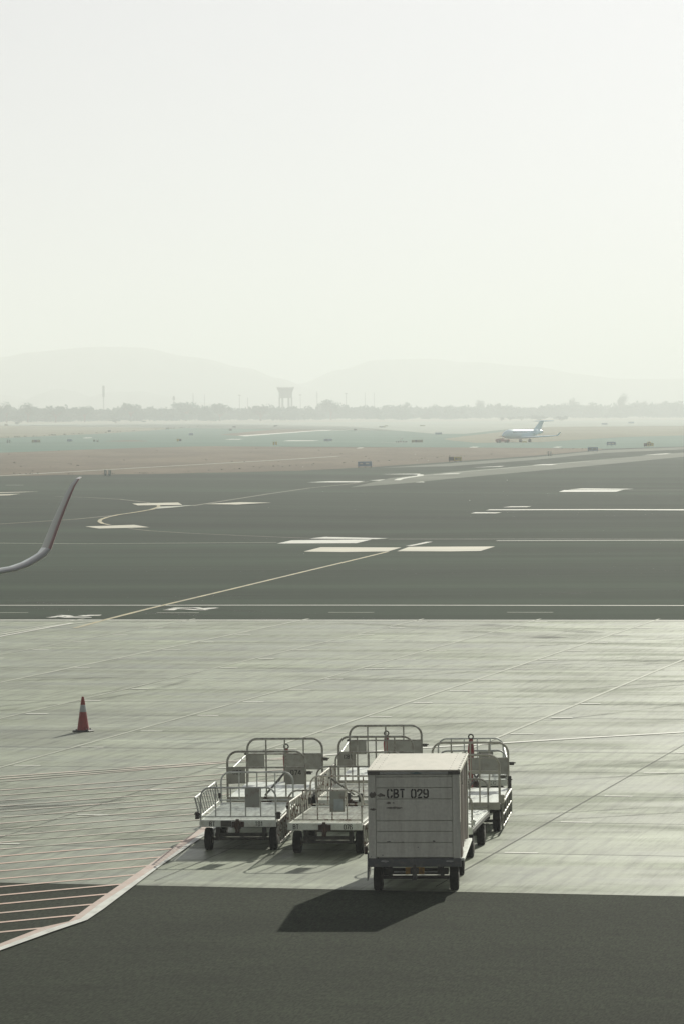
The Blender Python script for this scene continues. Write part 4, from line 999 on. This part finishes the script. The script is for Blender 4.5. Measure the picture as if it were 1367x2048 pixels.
# approach-light frame near the olive sign
b = G(803, 884.6)
t = thing('light_frame', 'white framed approach light stand left of the wide olive sign', 'light stand', b)
bm = bmesh.new(); s = b.y/FP
tube(bm, [(-3*s, 0, 0), (-3*s, 0, 7*s), (2*s, 0, 7*s)], .12); tube(bm, [(-12*s, 0, 1*s), (12*s, 0, 1*s)], .12); link('frame', bm, m_swht, t)
for k in range(5):
    bm = bmesh.new(); box(bm, (-12+k*5)*s-.15, (-12+k*5)*s+.15, -.15, .15, 0, 1.8*s); link('lamp_head', bm, m_sdark, t)
# small things lying on the field
m_edge = M('edge light white', (.6, .6, .55), rough=.4)
for i, (x, y, lb) in enumerate(((1013, 961, 'white taxiway edge light on the dark asphalt below the jet'), (938, 1001.5, 'white taxiway edge light above the small white dashes'), (829, 909.5, 'pale stone marker on brown grass, upper of two'), (855, 922, 'pale stone marker at the grass edge left of the yellow sign'), (606, 934.7, 'white marker stone at the grass edge'), (833, 921.5, 'small white marker between the two grass edge signs'))):
    b = G(x, y); t = thing('edge_light', lb, 'edge light', b, 0, 'small markers along the taxiway')
    k = b.y/FP*.9
    bm = bmesh.new(); lathe(bm, [(k*1.0, 0), (k*.9, k*.5), (k*.5, k*.7), (k*.6, k*1.3), (k*.3, k*1.7)], (0, 0, 0), 'z', 10); link('lamp', bm, m_edge, t, True)
m_tuft = M('dark weed', (.05, .05, .03), rough=.9)
rnd = random.Random(11)
bm = bmesh.new()
def tuft(bm, c, s):
    for k in range(7):
        a = rnd.uniform(0, 2*PI); r = rnd.uniform(0, s); p = c+Vector((math.cos(a)*r*1.8, math.sin(a)*r, 0)); hgt = s*rnd.uniform(.4, 1); w_ = s*.5
        d = Vector((math.cos(a+1), math.sin(a+1), 0))*w_
        bm.faces.new([bm.verts.new(q) for q in (p-d, p+d, p+d*.4+Vector((0, 0, hgt)), p-d*.4+Vector((0, 0, hgt)))])
for _ in range(150):
    x = rnd.uniform(0, 1190)
    y0 = 949 if x < 300 else 949-(x-300)*.0555
    if rnd.random() < .55: y = y0-abs(rnd.gauss(0, 1.5)) - .3 - (0 if x < 750 else (x-750)*.005)
    else: y = rnd.uniform(897, y0-1)
    if x > 1000 and y > 900: continue
    p = G(x, y); tuft(bm, p, rnd.uniform(.06, .2))
for _ in range(60):
    x = rnd.uniform(0, 430); y = 876.5-x*.052 - rnd.uniform(0, .8)-(0 if x < 300 else (x-300)*.02); tuft(bm, G(x, y), rnd.uniform(.2, .45))
o = link('weeds', bm, m_tuft, recalc=False); tag(o, 'low dark weeds scattered along the grass edges', 'weeds', None, 'stuff')

# ------------------------------------------------------------------ trees
m_leaf = M('hazy green foliage', (.008, .115, .085), (.02, .16, .12), rough=.8, scale=.25, spec=.2)
m_leaf2 = M('dark green foliage', (.008, .085, .065), (.02, .12, .09), rough=.8, scale=.25, spec=.2)
m_bark = M('bark', (.12, .09, .06), (.08, .06, .045), rough=.9, scale=2)
def crown(bm, c, rx, ry, rz_, n, leaf, rnd, lobes=7):
    L_s = []
    for _ in range(lobes):
        a = rnd.uniform(0, 2*PI); e = rnd.uniform(-.5, 1); r = rnd.uniform(.25, .62)
        L_s.append((Vector((math.cos(a)*r*rx, math.sin(a)*r*ry, e*r*rz_)), rnd.uniform(.35, .6)))
    for _ in range(n):
        o, s = rnd.choice(L_s)
        d = Vector((rnd.gauss(0, 1), rnd.gauss(0, 1), rnd.gauss(0, 1))).normalized()*(rnd.random()**.45)
        p = c+o+Vector((d.x*rx*s, d.y*ry*s, d.z*rz_*s))
        u = Vector((rnd.gauss(0, 1), rnd.gauss(0, 1), rnd.gauss(0, 1))).normalized(); v = u.orthogonal().normalized()
        l_ = leaf*rnd.uniform(.5, 1.2)
        bm.faces.new([bm.verts.new(q) for q in (p-u*l_, p+v*l_*.6, p+u*l_, p-v*l_*.6)])
def tree(px, ybase, ytop, wpx, label, name='tree', cat='tree', m=None, seed=0, group=None, n=900, palm=False, trunk=.32):
    rnd = random.Random(seed+int(px)); b = G(px, ybase); s = b.y/FP; Hh = (ybase-ytop)*s; Wd = wpx*s
    t = thing(name, label, cat, b, rnd.uniform(0, 6), group)
    bm = bmesh.new(); tz = Hh*trunk
    tube(bm, [(0, 0, -.2), (Wd*.02, 0, tz*.6), (0, Wd*.02, Hh*.62)], [Wd*.045, Wd*.032, Wd*.012], 7)
    for k in range(5):
        a = k*1.3+rnd.random(); z0 = tz*rnd.uniform(.6, 1.2)
        tube(bm, [(0, 0, z0), (math.cos(a)*Wd*.15, math.sin(a)*Wd*.15, z0+Hh*.18), (math.cos(a)*Wd*.3, math.sin(a)*Wd*.3, z0+Hh*.3)], [Wd*.02, Wd*.014, Wd*.006], 5)
    link('trunk', bm, m_bark, t)
    bm = bmesh.new(); cz = (tz*.7+Hh)/2
    crown(bm, Vector((0, 0, cz)), Wd*.56, Wd*.5, (Hh-tz*.7)*.56, n, Wd*.045, rnd, 9)
    link('crown', bm, m or m_leaf, t, recalc=False)
    return t
TG = 'tall trees standing out of the far woodland'
for i, (x, yb, yt, wd, lb) in enumerate((
    (14, 845, 803, 30, 'domed tree at the left edge of the far tree line'),
    (56, 845, 806.5, 40, 'broad round tree second from left in the far tree line'),
    (112, 845, 811, 44, 'rounded far tree between the broad left tree and the tall mast'),
    (170, 844, 811, 40, 'round topped far tree just left of the tall mast'),
    (262, 843, 804, 48, 'high twin topped tree right of the tall mast'),
    (372, 842, 800, 62, 'tallest wide dome of trees between tall mast and water tower'),
    (440, 842, 806, 46, 'flat topped far tree left of the water tower'),
    (522, 842, 810, 48, 'low far tree just left of the water tower'),
    (662, 840, 797.5, 42, 'pointed tree cluster right of the water tower'),
    (960, 837, 797, 24, 'squarish dark tree standing above the woodland left of the jet tail'),
    (1144, 836, 792, 17, 'narrow spiky tree standing out above the woodland right of the jet'),
    (1243, 836, 787, 28, 'tallest bushy tree at right above the woodland'),
    (1285, 836, 799, 22, 'rounded tree right of the tallest bushy tree'))):
    tree(x, yb, yt, wd, lb, 'tree', 'tree', m_leaf2 if i > 8 else m_leaf, i, TG, n=1100)
SG = 'shrubs on the field before the woodland'
for i, (x, yb, yt, wd, lb) in enumerate((
    (35, 849, 843, 16, 'low pale shrub by the tiny olive sign'), (232, 846.5, 838, 16, 'dark round shrub below the tall mast'), (288, 845, 841.5, 12, 'flat low shrub right of the round shrub below the mast'),
    (336, 840, 827, 24, 'leftmost of four dark bushes at the foot of the left woodland'), (380, 840, 825.5, 30, 'second from left of four dark bushes at the woodland foot'), (420, 839.5, 824, 30, 'third of four dark bushes at the woodland foot'), (461, 839, 827, 24, 'rightmost of four dark bushes at the woodland foot'),
    (549, 854, 850, 14, 'tiny shrub above the grass island'),
    (1002, 842, 834, 14, 'leftmost small bush behind the jet'), (1019, 841, 832, 16, 'second small bush behind the jet nose'), (1042, 841, 832, 18, 'third small bush behind the jet'),
    (1078, 841, 830.5, 44, 'long dark bush behind the jet tail'), (1122, 841.5, 832, 34, 'spreading bush right of the long dark bush'), (1211, 838, 828, 12, 'small bare bush on the pale far field at right'))):
    tree(x, yb, yt, wd, lb, 'shrub', 'shrub', m_leaf2, 40+i, SG, n=420, trunk=.12)
bm = bmesh.new(); rnd = random.Random(5)
def topline(x):
    pts = [(-80, 806), (0, 809), (40, 818), (60, 812), (90, 817), (130, 813), (165, 812), (200, 818), (240, 810), (300, 812), (330, 815), (370, 808), (410, 810), (440, 811), (480, 815), (530, 813), (600, 812), (640, 808), (680, 809), (720, 810), (780, 810), (830, 809), (900, 811), (1000, 808), (1060, 811), (1100, 808), (1200, 808), (1300, 805), (1360, 803), (1450, 804)]
    for (a, b), (c_, d) in zip(pts, pts[1:]):
        if a <= x <= c_: return b+(d-b)*(x-a)/(c_-a)
    return 810
x = -70.0
while x < 1440:
    base = 845-(x/1367)*9; b = G(x, base-rnd.uniform(0, 1.5)); s = b.y/FP; Hh = (base-topline(x))*s*rnd.uniform(.86, 1.04); Wd = rnd.uniform(26, 40)*s
    cc = b+Vector((0, rnd.uniform(0, 60), Hh*.5))
    crown(bm, cc, Wd*.62, Wd*.6, Hh*.56, 420, 1.5*s/.45, rnd, 8)
    crown(bm, b+Vector((0, -8, Hh*.2)), Wd*.7, Wd*.4, Hh*.27, 300, 1.4*s/.45, rnd, 5)
    x += rnd.uniform(10, 15)
o = link('woodland', bm, m_leaf, recalc=False); tag(o, 'long hazy belt of trees across the far side of the airfield', 'woodland', None, 'stuff')

# ------------------------------------------------------------------ water tower, masts
m_conct = M('tower concrete', (.22, .23, .22), (.18, .185, .18), rough=.8, scale=.3)
m_mast = M('mast steel', (.16, .17, .17), rough=.6)
YT = 3300.0
def far_base(px):
    p = at_depth(px, 900, YT); return Vector((p.x, YT, zB(p.x, YT)))
b = far_base(572.5); s = YT/FP
def zpx(px, py): return at_depth(px, py, YT).z - far_base(px).z
t = thing('water_tower', 'hazy concrete water tower with a flared tank on slender legs above the trees', 'water tower', b)
ztop, zbot = zpx(572, 775.5), zpx(572, 796)
bm = bmesh.new(); R1 = 14.5*s
lathe(bm, [(R1*.90, zbot), (R1*.93, ztop-11*s), (R1*.98, ztop-7*s), (R1*1.12, ztop-3.2*s), (R1*1.18, ztop-1.2*s), (R1*1.14, ztop), (R1*.8, ztop)], (0, 0, 0), 'z', 12)
tk = link('tank', bm, m_conct, t)
for k in range(6):
    a = k*PI/3+.06; bm = bmesh.new(); tube(bm, [(math.cos(a)*R1*.84, math.sin(a)*R1*.84, -.5), (math.cos(a)*R1*.84, math.sin(a)*R1*.84, zbot+.5)], 1.6*s, 8); link('leg', bm, m_conct, t)
for k in range(8):
    a = k*PI/4+.2; bm = bmesh.new(); c_ = Vector((math.cos(a)*R1*1.14, math.sin(a)*R1*1.14, ztop)); box(bm, c_.x-1.2*s, c_.x+1.2*s, c_.y-1.2*s, c_.y+1.2*s, ztop-.1, ztop+1.6*s); link('parapet_block', bm, m_conct, tk)
def mast(px, ytop, kind, label, r=.5):
    b = far_base(px); t = thing('mast' if kind != 'flood' else 'floodlight_mast', label, 'mast', b, 0, 'thin masts rising above the tree line')
    z = zpx(px, ytop); bm = bmesh.new(); tube(bm, [(0, 0, 0), (0, 0, z*.6), (0, 0, z)], [r*1.3*s*1.6, r*s*1.6, r*s*1.2], 8); link('pole', bm, m_mast, t)
    if kind == 'antenna':
        bm = bmesh.new(); lathe(bm, [(2.2*s, z-23*s), (2.4*s, z-22*s), (2.4*s, z-1*s), (1.5*s, z)], (0, 0, 0), 'z', 10); link('antenna_array', bm, m_mast, t)
    if kind == 'flood':
        bm = bmesh.new(); lathe(bm, [(2.6*s, z-1.6*s), (2.9*s, z-.2*s), (.5*s, z)], (0, 0, 0), 'z', 10); link('lamp_ring', bm, m_mast, t)
    if kind == 'block':
        bm = bmesh.new(); box(bm, -2.4*s, 2.4*s, -2*s, 2*s, z-8*s, z-3*s); box(bm, -1.6*s, 1.6*s, -2*s, 2*s, z-2.9*s, z); link('dish_platform', bm, m_mast, t)
    if kind == 'lattice':
        bm = bmesh.new()
        for k in range(3): box(bm, -2*s, 2*s, -.3*s, .3*s, z-(4+4*k)*s, z-(3.4+4*k)*s)
        link('crossarms', bm, m_mast, t).name = 'crossarm'
mast(209, 771, 'antenna', 'tall mast with a thick antenna column, above the left trees', .55)
mast(349.5, 792, 'block', 'stubby mast with a block of dishes left of the wide tree dome', .6)
mast(388, 787, 'plain', 'plain pole just above the wide tree dome'); mast(411, 789, 'plain', 'plain pole right of the wide tree dome', .35)
mast(480.5, 789.5, 'flood', 'floodlight mast left of the water tower', .4); mast(497, 795, 'plain', 'short plain pole between the floodlight mast and the water tower', .4)
mast(602, 789, 'flood', 'faint floodlight mast just right of the water tower', .3); mast(635.5, 783, 'lattice', 'lattice pylon above the pointed tree cluster', .4)
mast(693, 786.5, 'flood', 'tallest floodlight mast right of the pointed tree cluster', .4); mast(730.5, 785, 'plain', 'left one of two faint poles right of centre', .3); mast(749, 785, 'plain', 'right one of two faint poles right of centre', .3)

# ------------------------------------------------------------------ hills
m_hill = M('bare rocky hill', (.16, .16, .14), (.21, .21, .18), rough=.95, scale=.003, spec=.1)
def ridge(name, prof, Y, depth, label, seed):
    bm = bmesh.new(); n = 90; rows = 9; x0, x1 = prof[0][0], prof[-1][0]; g = []
    for j in range(rows+1):
        f = j/rows; y = Y-depth*(1-f) if f <= 1 else Y; row = []
        for i in range(n+1):
            px = x0+(x1-x0)*i/n
            py = prof[-1][1]
            for (a, b_), (c_, d) in zip(prof, prof[1:]):
                if a <= px <= c_: u = (px-a)/(c_-a); u = u*u*(3-2*u); py = b_+(d-b_)*u; break
            X = at_depth(px, 800, Y).x; top = at_depth(px, py, Y).z
            base = zB(X, y)-4
            hgt = (top-zB(X, Y))
            nz = noise.fractal(Vector((X*.004+seed, y*.004, 0)), 1, 2, 5)*hgt*.06
            prof_f = math.sin(f*PI/2)**1.3
            row.append(bm.verts.new((X, y+nz*3, base + (hgt+4+nz)*prof_f)))
        g.append(row)
    back = [bm.verts.new((v.co.x, Y+depth*.6, zB(v.co.x, Y+depth*.6)-4)) for v in g[-1]]; g.append(back)
    for A, B in zip(g, g[1:]):
        for i in range(n): bm.faces.new((A[i], A[i+1], B[i+1], B[i]))
    o = link(name, bm, m_hill, smooth=False, recalc=True)
    for p in o.data.polygons: p.use_smooth = True
    tag(o, label, None, None, 'structure')
ridge('hills', [(-420, 800), (-200, 745), (-80, 726), (0, 716), (80, 704), (190, 697), (290, 699), (390, 713), (490, 736), (560, 757), (620, 775), (700, 800), (760, 818)], 7000, 1400, 'long pale hill at left, almost lost in the haze', 1)
ridge('hills_right', [(420, 818), (520, 790), (600, 766), (680, 738), (750, 721), (840, 718), (950, 727), (1060, 735), (1150, 748), (1240, 756), (1367, 757), (1500, 765), (1700, 790)], 7700, 1300, 'long pale hill at right, almost lost in the haze', 4)
ridge('foothills', [(-60, 806), (0, 790), (30, 792), (60, 800), (95, 785), (115, 778), (150, 783), (180, 793), (230, 782), (290, 782), (340, 792), (390, 802), (450, 815)], 5400, 600, 'small hazy foothills behind the left trees', 9)

# ------------------------------------------------------------------ haze
bm = bmesh.new(); box(bm, -2600, 2600, -400, 10900, -60, 190)
# drop onto the level field's plane
rot = Vector((0, 0, 1)).rotation_difference(NB).to_matrix().to_4x4()
hz = link('haze', bm, [])if False else None
me = bpy.data.meshes.new('haze'); bmesh.ops.recalc_face_normals(bm, faces=bm.faces[:]); bm.to_mesh(me); bm.free()
hz = bpy.data.objects.new('haze', me); COL.objects.link(hz); hz.matrix_world = Matrix.Translation(Vector((0, 0, zB(0, 0)))) @ rot
hm = bpy.data.materials.new('airborne dust haze'); hm.use_nodes = True; t_ = hm.node_tree; t_.nodes.clear()
pv = t_.nodes.new('ShaderNodeVolumePrincipled'); om = t_.nodes.new('ShaderNodeOutputMaterial')
pv.inputs['Color'].default_value = HAZE_COLOR; pv.inputs['Density'].default_value = HAZE_DENSITY; pv.inputs['Anisotropy'].default_value = HAZE_G
t_.links.new(pv.outputs[0], om.inputs['Volume']); me.materials.append(hm)
tag(hz, 'pale dusty haze over the airfield', 'haze', None, 'stuff')
